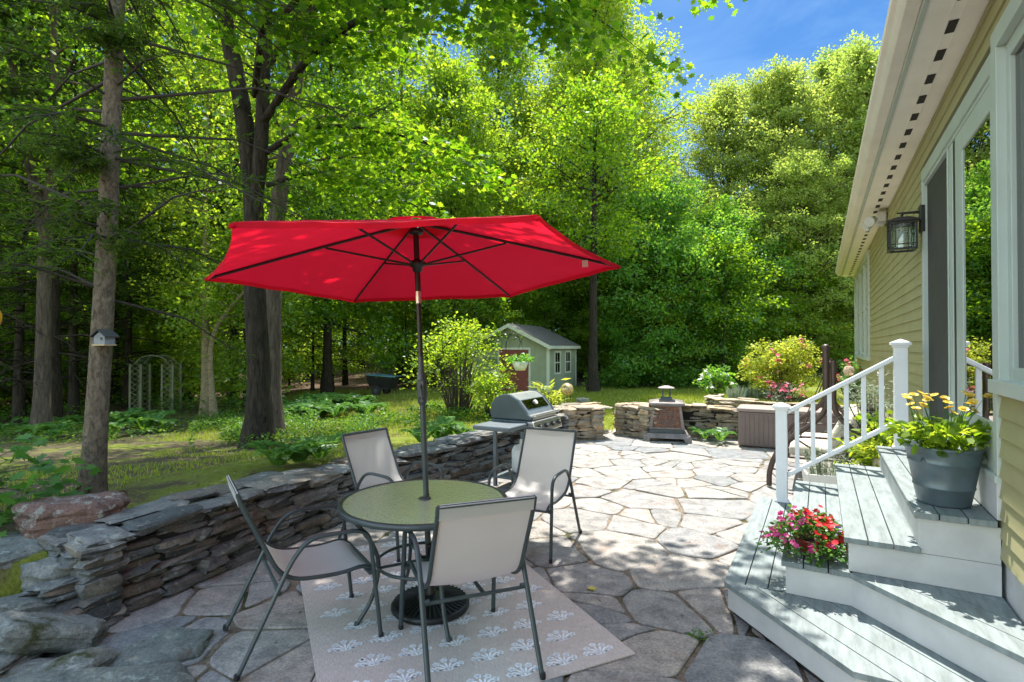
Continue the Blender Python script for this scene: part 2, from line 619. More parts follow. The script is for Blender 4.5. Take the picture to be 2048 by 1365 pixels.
def bend(pts, rad, seg=5):
    """polyline with rounded corners"""
    pts = [Vector(p) for p in pts]
    out = [pts[0]]
    for i in range(1, len(pts) - 1):
        p, a, b = pts[i], pts[i - 1], pts[i + 1]
        r = rad[i - 1] if isinstance(rad, (list, tuple)) else rad
        ra = min(r, (a - p).length * .49)
        rb = min(r, (b - p).length * .49)
        p0 = p + (a - p).normalized() * ra
        p1 = p + (b - p).normalized() * rb
        for k in range(seg + 1):
            t = k / seg
            out.append(p0 * (1 - t) ** 2 + p * 2 * t * (1 - t) + p1 * t * t)
    out.append(pts[-1])
    return out


def spline(pts, n=6):
    """Catmull-Rom through the points"""
    P = [Vector(p) for p in pts]
    P = [P[0] * 2 - P[1]] + P + [P[-1] * 2 - P[-2]]
    out = []
    for i in range(1, len(P) - 2):
        for k in range(n):
            t = k / n
            a, b, c, d = P[i - 1], P[i], P[i + 1], P[i + 2]
            out.append(.5 * ((2 * b) + (c - a) * t + (2 * a - 5 * b + 4 * c - d) * t * t + (3 * b - a - 3 * c + d) * t ** 3))
    out.append(P[-2])
    return out
# ------------------------------------------------------------------ leaves and trees
KITE = (np.array([(0, 0, 0), (.32, .5, .07), (0, 1, 0), (-.32, .5, .07)]), )
OVAL = (np.array([(0, 0, 0), (.27, .28, .06), (.26, .68, .05), (0, 1, -.06), (-.26, .68, .05), (-.27, .28, .06)]), )
MAPLE = (np.array([(0, 0, 0), (.30, -.04, .02), (.27, .2, .03), (.60, .34, .0), (.32, .47, .03), (.34, .74, .0), (.12, .64, .02), (0, 1.02, -.05),
                   (-.12, .64, .02), (-.34, .74, 0), (-.32, .47, .03), (-.60, .34, .0), (-.27, .2, .03), (-.30, -.04, .02)]), )
NEEDLE = (np.array([(0, 0, 0), (.10, .45, .02), (0, 1, 0), (-.10, .45, .02)]), )
BLADE = (np.array([(-.06, 0, 0), (.06, 0, 0), (.0, 1, .0)]), )


def unit(a):
    return a / np.maximum(np.linalg.norm(a, axis=1, keepdims=True), 1e-9)


class Leaves:
    def __init__(s):
        s.P, s.N, s.T, s.S = [], [], [], []

    def add(s, P, N_, T, S):
        s.P.append(P); s.N.append(N_); s.T.append(T); s.S.append(S)

    def arrays(s, tmpl):
        P, N_, T, S = (np.concatenate(x) for x in (s.P, s.N, s.T, s.S))
        n = unit(N_)
        t = unit(T - n * np.sum(T * n, axis=1, keepdims=True))
        b = np.cross(t, n)
        tv = tmpl[0]
        k = len(tv)
        V = P[:, None, :] + S[:, None, None] * (tv[None, :, 0, None] * b[:, None, :] + tv[None, :, 1, None] * t[:, None, :] + tv[None, :, 2, None] * n[:, None, :])
        return V.reshape(-1, 3), np.arange(len(P) * k).reshape(-1, k)

    def mesh(s, name, tmpl, mats, mi=None):
        V, Fc = s.arrays(tmpl)
        return np_mesh(name, V, Fc, mats, mi=mi)


def spray(lv, rng, c, out, rad, n, ls, thick=.16, droop=.35, jit=.55, lsv=.35):
    """a flattish fan of leaves at the end of a twig, hanging a little"""
    out = np.array(out, float)
    out[2] *= .5
    out /= max(np.linalg.norm(out), 1e-6)
    side = np.cross(out, (0, 0, 1.))
    ns = np.linalg.norm(side)
    side = side / ns if ns > 1e-3 else np.array((1., 0, 0))
    up = np.cross(side, out)
    r = np.sqrt(rng.random(n)) * rad
    a = rng.random(n) * 6.283
    x = r * np.cos(a) * 1.25
    y = r * np.sin(a) * .95
    z = rng.normal(0, thick * rad, n) - droop * r * r / max(rad, .01)
    P = np.array(c)[None] + x[:, None] * out + y[:, None] * side + z[:, None] * up
    N_ = up[None] + rng.normal(0, jit, (n, 3)) + (x / rad)[:, None] * out * .35 * droop
    T = x[:, None] * out + y[:, None] * side + rng.normal(0, .45 * rad, (n, 3)) + out * rad * .5 - np.array((0, 0, .35)) * rad
    lv.add(P, N_, T, ls * (1 + lsv * (rng.random(n) * 2 - 1)))


def prof_round(t):
    return math.sin(math.pi * (.14 + .80 * t)) ** .75


def prof_tall(t):
    return (1 - t) ** .45 * (.62 + .38 * min(1, t * 5))


def prof_cone(t):
    return (1 - t) ** .8 * .95 + .05


def broadleaf(seed, H, r0, cb, cr, nl=36, sub=4, nleaf=16000, ls=.16, prof=prof_tall, spr=.62, lean=(0, 0), e0=8, e1=58, droop=.35, az=None, path=None, wob=.02, lj=(.72, 1.16), jit=1.35):
    rng = np.random.default_rng(seed)
    tr, lv = MB(), Leaves()
    k = 12
    if path is None:
        ph = rng.random(4) * 6.28
        pts = []
        for i in range(k + 1):
            z = -.25 + (H * .96 + .25) * i / k
            t = max(z, 0) / H
            pts.append(Vector((lean[0] * t * H + wob * H * .35 * math.sin(3 * t + ph[0]) * t, lean[1] * t * H + wob * H * .35 * math.sin(2.6 * t + ph[1]) * t, z)))
    else:
        pts = spline(path, 4)
    top = pts[-1].z
    rad = [r0 * (max(0.03, 1 - max(p.z, 0) / (H * 1.0)) ** .75) * (1 + .75 * math.exp(-max(p.z, 0) / .32)) for p in pts]
    tr.tube(pts, rad, 10)

    def trunk_at(z):
        for i in range(len(pts) - 1):
            if pts[i].z <= z <= pts[i + 1].z:
                f = (z - pts[i].z) / max(1e-6, pts[i + 1].z - pts[i].z)
                return pts[i].lerp(pts[i + 1], f), rad[i] * (1 - f) + rad[i + 1] * f
        return pts[-1], rad[-1]
    sprays = []
    for i in range(nl):
        t = ((i + rng.random()) / nl)
        z = cb + (top - cb) * t
        p0, rr = trunk_at(z)
        a = i * 2.39996 + rng.normal(0, .35)
        if az is not None:
            a = az[0] + (az[1] - az[0]) * rng.random()
        ln = cr * prof(t) * rng.uniform(*lj)
        el = R(e0 + (e1 - e0) * t + rng.normal(0, 9))
        d = Vector((math.cos(a) * math.cos(el), math.sin(a) * math.cos(el), math.sin(el)))
        p1 = p0 + d * ln * .5
        p2 = p0 + d * ln * .85 + Vector((0, 0, -.05 * ln))
        p3 = p0 + d * ln + Vector((0, 0, -.13 * ln))
        lp = [p0, p1, p2, p3]
        lr = max(.012, min(rr * .5, .013 * ln + .008))
        tr.tube(lp, [lr, lr * .6, lr * .35, .006], 5, cap=False)
        sprays.append((p3, d, 1.0))
        sprays.append((p0.lerp(p2, .72), d, .9))
        for q in range(sub):
            f = rng.uniform(.3, .97)
            s0 = p0.lerp(p1, f * 2) if f < .5 else p1.lerp(p2, f * 2 - 1)
            ang = a + (1 if q % 2 else -1) * rng.uniform(.5, 1.3)
            e2 = el * .5 + rng.normal(0, .22)
            dd = Vector((math.cos(ang) * math.cos(e2), math.sin(ang) * math.cos(e2), math.sin(e2)))
            l2 = ln * rng.uniform(.22, .46)
            s1 = s0 + dd * l2 - Vector((0, 0, .06 * l2))
            tr.tube([s0, s0.lerp(s1, .5), s1], [lr * .4, lr * .3, .005], 4, cap=False)
            sprays.append((s1, dd, 1.0))
            if l2 > .9:
                sprays.append((s0.lerp(s1, .5), dd, .75))
    w = np.array([x[2] for x in sprays])
    w = w / w.sum() * nleaf
    for (c, d, s), n in zip(sprays, w):
        n = max(4, int(n * rng.uniform(.55, 1.45)))
        spray(lv, rng, c, d, spr * rng.uniform(.65, 1.3), n, ls, droop=droop, jit=jit, thick=.36)
    return tr, lv


def conifer(seed, H, r0, cb, cr, nl=60, nleaf=14000, ls=.16, dead=14, prof=prof_cone, droop=.3):
    """hemlock-like: many level or hanging boughs, flat sprays of fine needles, dead twigs below"""
    rng = np.random.default_rng(seed)
    tr, lv = MB(), Leaves()
    pts = [Vector((.02 * H * .1 * math.sin(i * 1.3 + seed), .02 * H * .1 * math.cos(i + seed), -.25 + (H + .25) * i / 10)) for i in range(11)]
    rad = [max(.012, r0 * (1 - max(p.z, 0) / (H * 1.02)) * (1 + .5 * math.exp(-max(p.z, 0) / .3))) for p in pts]
    tr.tube(pts, rad, 9)
    per = nleaf // nl
    for i in range(nl + dead):
        live = i < nl
        t = (i + rng.random()) / nl if live else 0
        z = cb + (H * .98 - cb) * t if live else rng.uniform(min(1.2, cb * .4), cb)
        a = i * 2.4 + rng.normal(0, .4)
        ln = cr * (prof(t) if live else rng.uniform(.3, .75)) * rng.uniform(.7, 1.15)
        el = R(-6 + 28 * t + rng.normal(0, 7)) if live else R(rng.normal(-4, 9))
        d = Vector((math.cos(a) * math.cos(el), math.sin(a) * math.cos(el), math.sin(el)))
        p0 = Vector((0, 0, z))
        p3 = p0 + d * ln - Vector((0, 0, droop * ln * .35))
        pm = p0 + d * ln * .55
        tr.tube([p0, pm, p3], [.012 + .009 * ln, .009 + .004 * ln, .004], 4, cap=False)
        side = Vector((-math.sin(a), math.cos(a), 0))
        for q in range(3 if live else 5):
            f = rng.uniform(.3, .95)
            s0 = p0.lerp(p3, f)
            s1 = s0 + (d * .7 + side * (1 if q % 2 else -1) * .7) * ln * rng.uniform(.15, .35) - Vector((0, 0, rng.uniform(.03, .16)))
            tr.tube([s0, s1], [.006, .003], 3, cap=False)
        if not live:
            continue
        n = max(12, int(per * (.4 + prof(t)) * .9))
        f = rng.random(n) ** .7
        wd = (.08 + .30 * np.sin(np.pi * np.clip(f, 0, .96))) * ln * .75
        sgn = rng.uniform(-1, 1, n)
        P = np.array(p0)[None] + (np.array(p3 - p0))[None] * f[:, None] + np.array(side)[None] * (sgn * wd)[:, None]
        P[:, 2] += -.22 * np.abs(sgn) * wd + rng.normal(0, .05, n) + .06 * ln * np.sin(np.pi * f)
        T = np.array(d)[None] * .7 + np.array(side)[None] * np.sign(sgn)[:, None] * .8 + rng.normal(0, .3, (n, 3)) - np.array((0, 0, .25))
        N_ = np.array((0, 0, 1.))[None] + rng.normal(0, .9, (n, 3))
        lv.add(P, N_, T, ls * rng.uniform(.6, 1.3, n))
    return tr, lv


def plant_tree(name, label, cat, loc, tr, lv, tmpl, bark, leaf, rz=0., group=None, scale=1.):
    t = thing(name, label, cat, loc, rz, group)
    t.scale = (scale,) * 3
    tr.build('trunk', bark, t, fix=False)
    link('crown', lv.mesh('crown', tmpl, leaf), t)
    return t


def dup(root, loc, rz, label=None, scale=(1, 1, 1), group=None):
    c = copy_tree(root)
    c.location = loc
    c.rotation_euler = (0, 0, rz)
    c.scale = scale
    if label: c['label'] = label
    if group: c['group'] = group
    return c


# ------------------------------------------------------------------ terrain
WALL = [(-3.35, .6), (-2.95, 2.1), (-2.50, 3.25), (-2.22, 3.85), (-2.02, 4.40), (-1.76, 4.95), (-1.50, 5.55), (-1.02, 6.22), (-.40, 7.0), (.22, 7.9), (.62, 8.75), (1.02, 9.75)]
_W = np.array(WALL)


def wall_sd(X, Y):
    """distance to the front of the long wall; positive on the lawn side"""
    best = np.full(np.shape(X), 1e9)
    sg = np.zeros(np.shape(X))
    for i in range(len(_W) - 1):
        a, b = _W[i], _W[i + 1]
        d = b - a
        t = np.clip(((X - a[0]) * d[0] + (Y - a[1]) * d[1]) / (d @ d), 0, 1)
        px, py = a[0] + t * d[0], a[1] + t * d[1]
        dist = np.hypot(X - px, Y - py)
        s = np.sign(d[0] * (Y - a[1]) - d[1] * (X - a[0]))
        sg = np.where(dist < best, s, sg)
        best = np.minimum(best, dist)
    return best * sg


def sm(a, b, x):
    t = np.clip((x - a) / (b - a), 0, 1)
    return t * t * (3 - 2 * t)


def tz(X, Y):
    X = np.asarray(X, float); Y = np.asarray(Y, float)
    sd = wall_sd(X, Y)
    beyond = sm(9.2, 10.4, Y)
    left = sm(.16, .42, sd) * (1 - beyond) + beyond * 1
    h = -.07 + left * .07
    h = h + sm(.16, .42, sd) * .43 * np.exp(-np.clip(sd - 1.5, 0, 99) / 4.2) * (1 - sm(6.0, 10.5, Y))
    h = h - .05 * np.clip(-X - 3.0, 0, 12) * sm(6, 15, Y)
    b = X * C_ - Y * S_
    a = X * S_ + Y * C_
    # patio corner stays low as far as the second wall and the house
    patio = (1 - sm(10.95, 11.15, a)) * sm(-3.75, -3.6, b) * sm(-.3, -.05, -sd + .1)
    h = h * (1 - patio) + -.07 * patio
    # bed behind the second wall
    bed = sm(11.1, 11.3, a) * sm(-2.3, -1.3, b)
    h = h + bed * .22
    bed2 = sm(0, .3, (a - 13.3) + .25 * (b + 2.3)) * sm(-2.4, -2.1, b)
    h = h + bed2 * .26
    # forest floor rises far off
    r = np.hypot(X, Y)
    h = h + .032 * np.clip(r - 23, 0, 60) + .05 * np.sin(X * .7 + 1) * np.sin(Y * .6) * sm(8, 20, r)
    return h


def gz(x, y):
    return float(tz(np.array([x]), np.array([y]))[0])


def on(u, d):
    x = (u - 1024) / F * d
    return Vector((x, d, gz(x, d)))


def axis(fine0, fine1, st, lo, hi):
    v = list(np.arange(fine0, fine1, st))
    s, x = st, fine1
    while x < hi:
        v.append(x); s *= 1.13; x += s
    v.append(hi)
    s, x = st, fine0
    w = []
    while x > lo:
        x -= s; s *= 1.13; w.append(x)
    return np.array(sorted(set(w + v)))


xs, ys = axis(-4., 7.5, .11, -320, 320), axis(1., 13.5, .11, -60, 400)
GX, GY = np.meshgrid(xs, ys)
GZ = tz(GX, GY)
nx, ny = len(xs), len(ys)
idx = np.arange(nx * ny).reshape(ny, nx)
Fq = np.stack([idx[:-1, :-1], idx[:-1, 1:], idx[1:, 1:], idx[1:, :-1]], -1).reshape(-1, 4)


def ground_mat():
    m, nt = new_mat('ground')
    o = N(nt, 'ShaderNodeOutputMaterial')
    p = N(nt, 'ShaderNodeBsdfPrincipled')
    p.inputs['Roughness'].default_value = .95
    p.inputs['Specular IOR Level'].default_value = .1
    g = N(nt, 'ShaderNodeNewGeometry')
    pos = g.outputs['Position']
    f1 = noise_tex(nt, pos, 1.3, 6, .6)
    f2 = noise_tex(nt, pos, 38, 4, .7)
    f3 = noise_tex(nt, pos, .55, 5, .65)
    lawn = ramp(nt, f1, [(.3, (.10, .13, .018)), (.5, (.18, .205, .036)), (.7, (.30, .29, .10))])
    lawn = mixc(nt, .8, lawn, ramp(nt, f2, [(.3, (.55, .55, .55)), (.7, (1.3, 1.3, 1.3))]), 'MULTIPLY')
    litter = ramp(nt, f2, [(.25, (.04, .027, .018)), (.5, (.11, .075, .05)), (.72, (.22, .155, .115))])
    dirt = ramp(nt, f2, [(.25, (.045, .037, .022)), (.55, (.09, .074, .044)), (.75, (.16, .135, .088))])
    # where the lawn is worn and mossy near the wall, and where the wood's litter begins
    v = N(nt, 'ShaderNodeVectorMath', operation='LENGTH')
    mp = N(nt, 'ShaderNodeMapping')
    mp.inputs['Location'].default_value = (-2.0, 0, 0)
    L(nt, pos, mp.inputs['Vector'])
    L(nt, mp.outputs[0], v.inputs[0])
    ad = N(nt, 'ShaderNodeMath', operation='MULTIPLY_ADD')
    L(nt, f3, ad.inputs[0])
    ad.inputs[1].default_value = 9.
    L(nt, v.outputs['Value'], ad.inputs[2])
    wood = ramp(nt, N_div(nt, ad.outputs[0], 60.), [(.435, (0, 0, 0)), (.475, (1, 1, 1))])
    sx = N(nt, 'ShaderNodeSeparateXYZ')
    L(nt, pos, sx.inputs[0])
    # left of the beds, the lawn is thin: bare earth shows
    mr = N(nt, 'ShaderNodeMapRange', clamp=True)
    mr.inputs['From Min'].default_value = 2.
    mr.inputs['From Max'].default_value = -4.5
    L(nt, sx.outputs[0], mr.inputs['Value'])
    k2 = N(nt, 'ShaderNodeMath', operation='MULTIPLY_ADD')
    L(nt, mr.outputs[0], k2.inputs[0])
    k2.inputs[1].default_value = .21
    L(nt, f1, k2.inputs[2])
    bare = ramp(nt, k2.outputs[0], [(.60, (0, 0, 0)), (.72, (1, 1, 1))])
    c = mixc(nt, bare, lawn, dirt)
    c = mixc(nt, wood, c, litter)
    L(nt, c, p.inputs['Base Color'])
    b = N(nt, 'ShaderNodeBump')
    b.inputs['Strength'].default_value = .7
    b.inputs['Distance'].default_value = .03
    L(nt, f2, b.inputs['Height'])
    L(nt, b.outputs[0], p.inputs['Normal'])
    L(nt, p.outputs[0], o.inputs[0])
    return m


def N_div(nt, s, k):
    n = N(nt, 'ShaderNodeMath', operation='DIVIDE')
    L(nt, s, n.inputs[0])
    n.inputs[1].default_value = k
    return n.outputs[0]


ground = link('ground', np_mesh('ground', np.stack([GX, GY, GZ], -1).reshape(-1, 3), Fq, ground_mat(), True))
tag(ground, 'sunlit lawn running back into the leaf litter of the woods', kind='structure')

# ------------------------------------------------------------------ patio of irregular flagstones
rng = np.random.default_rng(5)


def clip_half(poly, p, n):
    """keep the side where (x-p).n <= 0"""
    out = []
    for i in range(len(poly)):
        a, b = poly[i], poly[(i + 1) % len(poly)]
        da, db = (a - p) @ n, (b - p) @ n
        if da <= 0: out.append(a)
        if da * db < 0:
            out.append(a + (b - a) * (da / (da - db)))
    return out


def inside(pt, poly):
    c = False
    for i in range(len(poly)):
        (x0, y0), (x1, y1) = poly[i], poly[i - 1]
        if (y0 > pt[1]) != (y1 > pt[1]) and pt[0] < (x1 - x0) * (pt[1] - y0) / (y1 - y0) + x0:
            c = not c
    return c


PATIO = [(-3.6, -2.0), (-3.3, 1.0)] + [(x - .1, y + .05) for x, y in WALL[1:]] + [(1.5, 10.25), (1.9, 11.2)]
PATIO += [tuple(hp(-2.9, 10.95)[:2]), tuple(hp(1.2, 10.95)[:2]), tuple(hp(1.2, -2.5)[:2])]
seeds = []
tries = 0
while tries < 9000:
    tries += 1
    p = np.array((rng.uniform(-4.2, 7.2), rng.uniform(-2.4, 11.8)))
    md = rng.choice([.34, .50, .66, .86], p=[.34, .36, .22, .08])
    if all(np.hypot(*(p - q)) > .5 * (md + m_) for q, m_ in seeds):
        seeds.append((p, md))
pts2 = np.array([s[0] for s in seeds])
flag = MB()
for i, p in enumerate(pts2):
    if not inside(p, PATIO):
        continue
    poly = [p + np.array(q) * 2.2 for q in ((-1, -1), (1, -1), (1, 1), (-1, 1))]
    dd = np.hypot(*(pts2 - p).T)
    for j in np.argsort(dd)[1:18]:
        q = pts2[j]
        w = .5 + .22 * (seeds[i][1] - seeds[j][1])
        m = p + (q - p) * w
        n = (q - p) / dd[j]
        gap = rng.uniform(.004, .014)
        ang = (hash((min(i, int(j)), max(i, int(j)))) % 1000 / 1000 - .5) * .44
        n = np.array((n[0] * math.cos(ang) - n[1] * math.sin(ang), n[0] * math.sin(ang) + n[1] * math.cos(ang)))
        poly = clip_half(poly, m - n * gap, n)
        if len(poly) < 3: break
    if len(poly) < 3: continue
    pieces = [poly]
    if rng.random() < .38:
        cc = np.mean(poly, 0)
        aa = rng.random() * math.pi
        nn = np.array((math.cos(aa), math.sin(aa)))
        g2 = rng.uniform(.004, .011)
        sp_ = [clip_half(poly, cc + nn * (.04 - g2), nn), clip_half(poly, cc + nn * (.04 + g2), -nn)]
        if all(len(x) > 2 for x in sp_): pieces = sp_
    # dress the outline: break each long edge, round the corners
    for poly in pieces:
        out = []
        for q in range(len(poly)):
            a, b = poly[q], poly[(q + 1) % len(poly)]
            ln = np.hypot(*(b - a))
            if ln < .03: 
                out.append(a); continue
            k = max(1, int(ln / .16))
            nn = np.array((-(b - a)[1], (b - a)[0])) / ln
            for t in range(k):
                out.append(a + (b - a) * t / k + nn * (rng.normal(0, .013) if t else 0))
        for _ in range(2):
            o2 = []
            for q in range(len(out)):
                a, b = out[q], out[(q + 1) % len(out)]
                o2 += [a * .84 + b * .16, a * .16 + b * .84]
            out = o2
        out = np.array(out)
        area = .5 * np.sum(out[:, 0] * np.roll(out[:, 1], -1) - out[:, 1] * np.roll(out[:, 0], -1))
        if abs(area) < .015: continue
        c = out.mean(0)
        tilt = rng.normal(0, .007, 2)
        zt = rng.normal(0, .004)
        n = len(out)

        def ring(k, z):
            return [(x, y, z + zt + tilt[0] * (x - c[0]) + tilt[1] * (y - c[1])) for x, y in (c + (out - c) * k)]
        ra = max(.2, abs(area) ** .5)
        R0, R1, R2 = ring(1., -.05), ring(1., -.007), ring(1 - .014 / ra, 0.)
        flag.add(R0 + R1 + R2, [(q, (q + 1) % n, n + (q + 1) % n, n + q) for q in range(n)] + [(n + q, n + (q + 1) % n, 2 * n + (q + 1) % n, 2 * n + q) for q in range(n)] + [tuple(range(2 * n, 3 * n))])
patio = flag.build('patio', M['flag'])
tag(patio, 'patio of large irregular grey flagstones', kind='structure')
jm = MB()
jm.add([(x, y, -.013) for x, y in PATIO], [tuple(range(len(PATIO)))])
M['joint'] = stone_mat('joint', [(.21, .165, .12), (.21, .165, .12)], .8, .8, 3., .52)
tag(jm.build('patio_bed', M['joint']), 'earthy mossy joints between the flagstones', kind='structure')


# ------------------------------------------------------------------ dry stone walls
def stone(mb, c, dims, yaw, rnd, rough=.10, roll=0., pitch=0.):
    """one rounded, slightly broken stone"""
    n = 4
    Rm = Matrix.Rotation(yaw, 3, 'Z') @ Matrix.Rotation(pitch, 3, 'Y') @ Matrix.Rotation(roll, 3, 'X')
    off = Vector((rnd.uniform(-50, 50), rnd.uniform(-50, 50), rnd.uniform(-50, 50)))
    idx, vs, fs = {}, [], []
    sk = (rnd.uniform(-.22, .22), rnd.uniform(-.2, .2), rnd.uniform(-.18, .18))

    def vid(i, j, k):
        if (i, j, k) in idx: return idx[(i, j, k)]
        p = Vector((i / n * 2 - 1, j / n * 2 - 1, k / n * 2 - 1))
        q = Vector([math.copysign(abs(x) ** .9, x) for x in p])
        l8 = (abs(p.x) ** 8 + abs(p.y) ** 8 + abs(p.z) ** 8) ** .125
        q = q / max(l8, .01)
        d = noise.noise_vector(q * 1.1 + off) * rough * 2.3 + noise.noise_vector(q * 3.6 + off) * rough * 1.9
        q = q + d
        w = Vector((q.x * dims[0] / 2 * (1 + sk[0] * q.z), q.y * dims[1] / 2 * (1 + sk[1] * q.x), q.z * dims[2] / 2 * (1 + sk[2] * q.x)))
        idx[(i, j, k)] = len(vs)
        vs.append(Rm @ w + c)
        return idx[(i, j, k)]
    for i in range(n):
        for j in range(n):
            fs.append((vid(i, j, 0), vid(i, j + 1, 0), vid(i + 1, j + 1, 0), vid(i + 1, j, 0)))
            fs.append((vid(i, j, n), vid(i + 1, j, n), vid(i + 1, j + 1, n), vid(i, j + 1, n)))
            fs.append((vid(0, i, j), vid(0, i, j + 1), vid(0, i + 1, j + 1), vid(0, i + 1, j)))
            fs.append((vid(n, i, j), vid(n, i + 1, j), vid(n, i + 1, j + 1), vid(n, i, j + 1)))
            fs.append((vid(i, 0, j), vid(i + 1, 0, j), vid(i + 1, 0, j + 1), vid(i, 0, j + 1)))
            fs.append((vid(i, n, j), vid(i, n, j + 1), vid(i + 1, n, j + 1), vid(i + 1, n, j)))
    mb.add(vs, fs, 0, True)


def dry_wall(name, label, path, H, thick, mat, seed, z0=-.05, both=False, big=1., hvar=None, ends=True, cap=True, group=None):
    """path runs along the visible face; the body lies to its left"""
    rnd = random.Random(seed)
    P = [Vector((x, y, 0)) for x, y in path]
    seg = [(P[i + 1] - P[i]).length for i in range(len(P) - 1)]
    tot = sum(seg)

    def pos(s):
        s = max(0, min(tot, s))
        for i, l in enumerate(seg):
            if s <= l or i == len(seg) - 1:
                t = (P[i + 1] - P[i]).normalized()
                return P[i] + t * s, t
            s -= l
    mb = MB()
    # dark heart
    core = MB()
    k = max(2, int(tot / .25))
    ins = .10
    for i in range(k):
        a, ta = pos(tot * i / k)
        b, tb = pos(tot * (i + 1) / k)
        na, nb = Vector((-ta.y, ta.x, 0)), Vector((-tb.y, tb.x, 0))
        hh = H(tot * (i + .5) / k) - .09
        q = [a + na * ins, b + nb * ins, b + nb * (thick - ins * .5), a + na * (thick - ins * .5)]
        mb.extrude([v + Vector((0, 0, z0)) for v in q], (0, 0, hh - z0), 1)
    rows = [0] + ([1] if both else [])
    for side in rows:
        z = z0
        while True:
            h = rnd.uniform(.028, .080) * big
            if rnd.random() < .15: h *= 1.5
            s = -rnd.uniform(0, .25)
            any_ = False
            while s < tot:
                l = rnd.uniform(.12, .42) * big
                if rnd.random() < .2: l *= 1.5
                sc_ = s + l / 2
                c, t = pos(sc_)
                hh = H(max(0, min(tot, sc_)))
                if z + h * .5 < hh - .03:
                    any_ = True
                    nrm = Vector((-t.y, t.x, 0))
                    dep = rnd.uniform(.16, .26)
                    bat = .09 * (z - z0) / max(.2, hh)
                    inn = dep / 2 + bat + rnd.uniform(-.035, .04)
                    if side: inn = thick - dep / 2 - bat + rnd.uniform(-.03, .028)
                    hv = h * rnd.uniform(.86, 1.16)
                    zz = z + h / 2 + noise.noise(Vector((sc_ * .9, z * 3, seed))) * .028
                    stone(mb, c + nrm * inn + Vector((0, 0, zz)), (l * rnd.uniform(.95, 1.06), dep, hv), math.atan2(t.y, t.x) + rnd.gauss(0, .07), rnd, .10, rnd.gauss(0, .06), rnd.gauss(0, .035))
                s += l
            z += h * .96
            if not any_ or z > 2: break
    # ends
    if ends:
        for s0, sg in ((0, -1), (tot, 1)):
            c, t = pos(s0)
            nrm = Vector((-t.y, t.x, 0))
            z = z0
            hh = H(s0)
            while z < hh - .05:
                h = rnd.uniform(.045, .10) * big
                y = 0
                while y < thick - .05:
                    w = min(rnd.uniform(.14, .34), thick - y + .05)
                    stone(mb, c + nrm * (y + w / 2) - t * sg * .07 + Vector((0, 0, z + h / 2)), (w, .22, h * 1.04), math.atan2(nrm.y, nrm.x) + rnd.gauss(0, .06), rnd, .10)
                    y += w
                z += h * .95
    if cap:
        s = 0
        while s < tot:
            l = rnd.uniform(.22, .55)
            c, t = pos(s + l / 2)
            nrm = Vector((-t.y, t.x, 0))
            hh = H(min(tot, s + l / 2))
            y = .03
            while y < thick - .06:
                w = min(rnd.uniform(.16, .36), thick - y + .06)
                h = rnd.uniform(.03, .06)
                stone(mb, c + nrm * (y + w / 2) + Vector((0, 0, hh - .02 + rnd.uniform(-.025, .02))), (l * 1.02, w, h), math.atan2(t.y, t.x) + rnd.gauss(0, .08), rnd, .09, rnd.gauss(0, .03), rnd.gauss(0, .03))
                y += w
            s += l
    o = mb.build(name, [mat, M['core_gap_dark']], fix=False, sharp=33)
    return tag(o, label, 'stone wall', group)


dry_wall('stone_wall', 'long curved grey dry stone retaining wall between the patio and the shaded lawn', WALL[2:], lambda s: .52 + .025 * math.sin(s * 1.7) - .012 * min(s, 2), .52, M['stone_wall'], 3, big=1.1)
w2 = [tuple(hp(b, a)[:2]) for b, a in ((.78, 10.80), (-.6, 10.78), (-1.6, 10.72), (-2.35, 10.62), (-2.72, 10.45))]
dry_wall('stone_wall', 'low tan dry stone wall behind the fire pit and storage box', w2[::-1], lambda s: .56 + .02 * math.sin(s * 2.3), .45, M['stone_tan'], 9, both=True, big=1.12)
pa, pb = Vector((2.02, 10.60)), Vector((2.46, 9.98))
dry_wall('stone_pier', 'stubby tan stone pier at the end of the wall left of the fire pit', [tuple(pa), tuple(pb)], lambda s: .58, .55, M['stone_tan'], 21, both=True, big=1.05)
dry_wall('stone_pier', 'square grey-brown stone pier where the long wall ends beside the lawn opening', [(.99, 9.72), (1.66, 10.0)], lambda s: .60, .6, M['stone_tan'], 33, both=True, big=.95)
w3 = [tuple(hp(b, a)[:2]) for b, a in ((-2.5, 14.4), (-2.42, 13.7), (-2.1, 13.25), (-1.2, 13.05), (0., 12.9), (.7, 12.85))]
dry_wall('stone_wall', 'small dry stone wall edging the raised flower bed beyond the patio', w3, lambda s: .52, .35, M['stone_tan'], 41, z0=.05, both=False, big=.95)


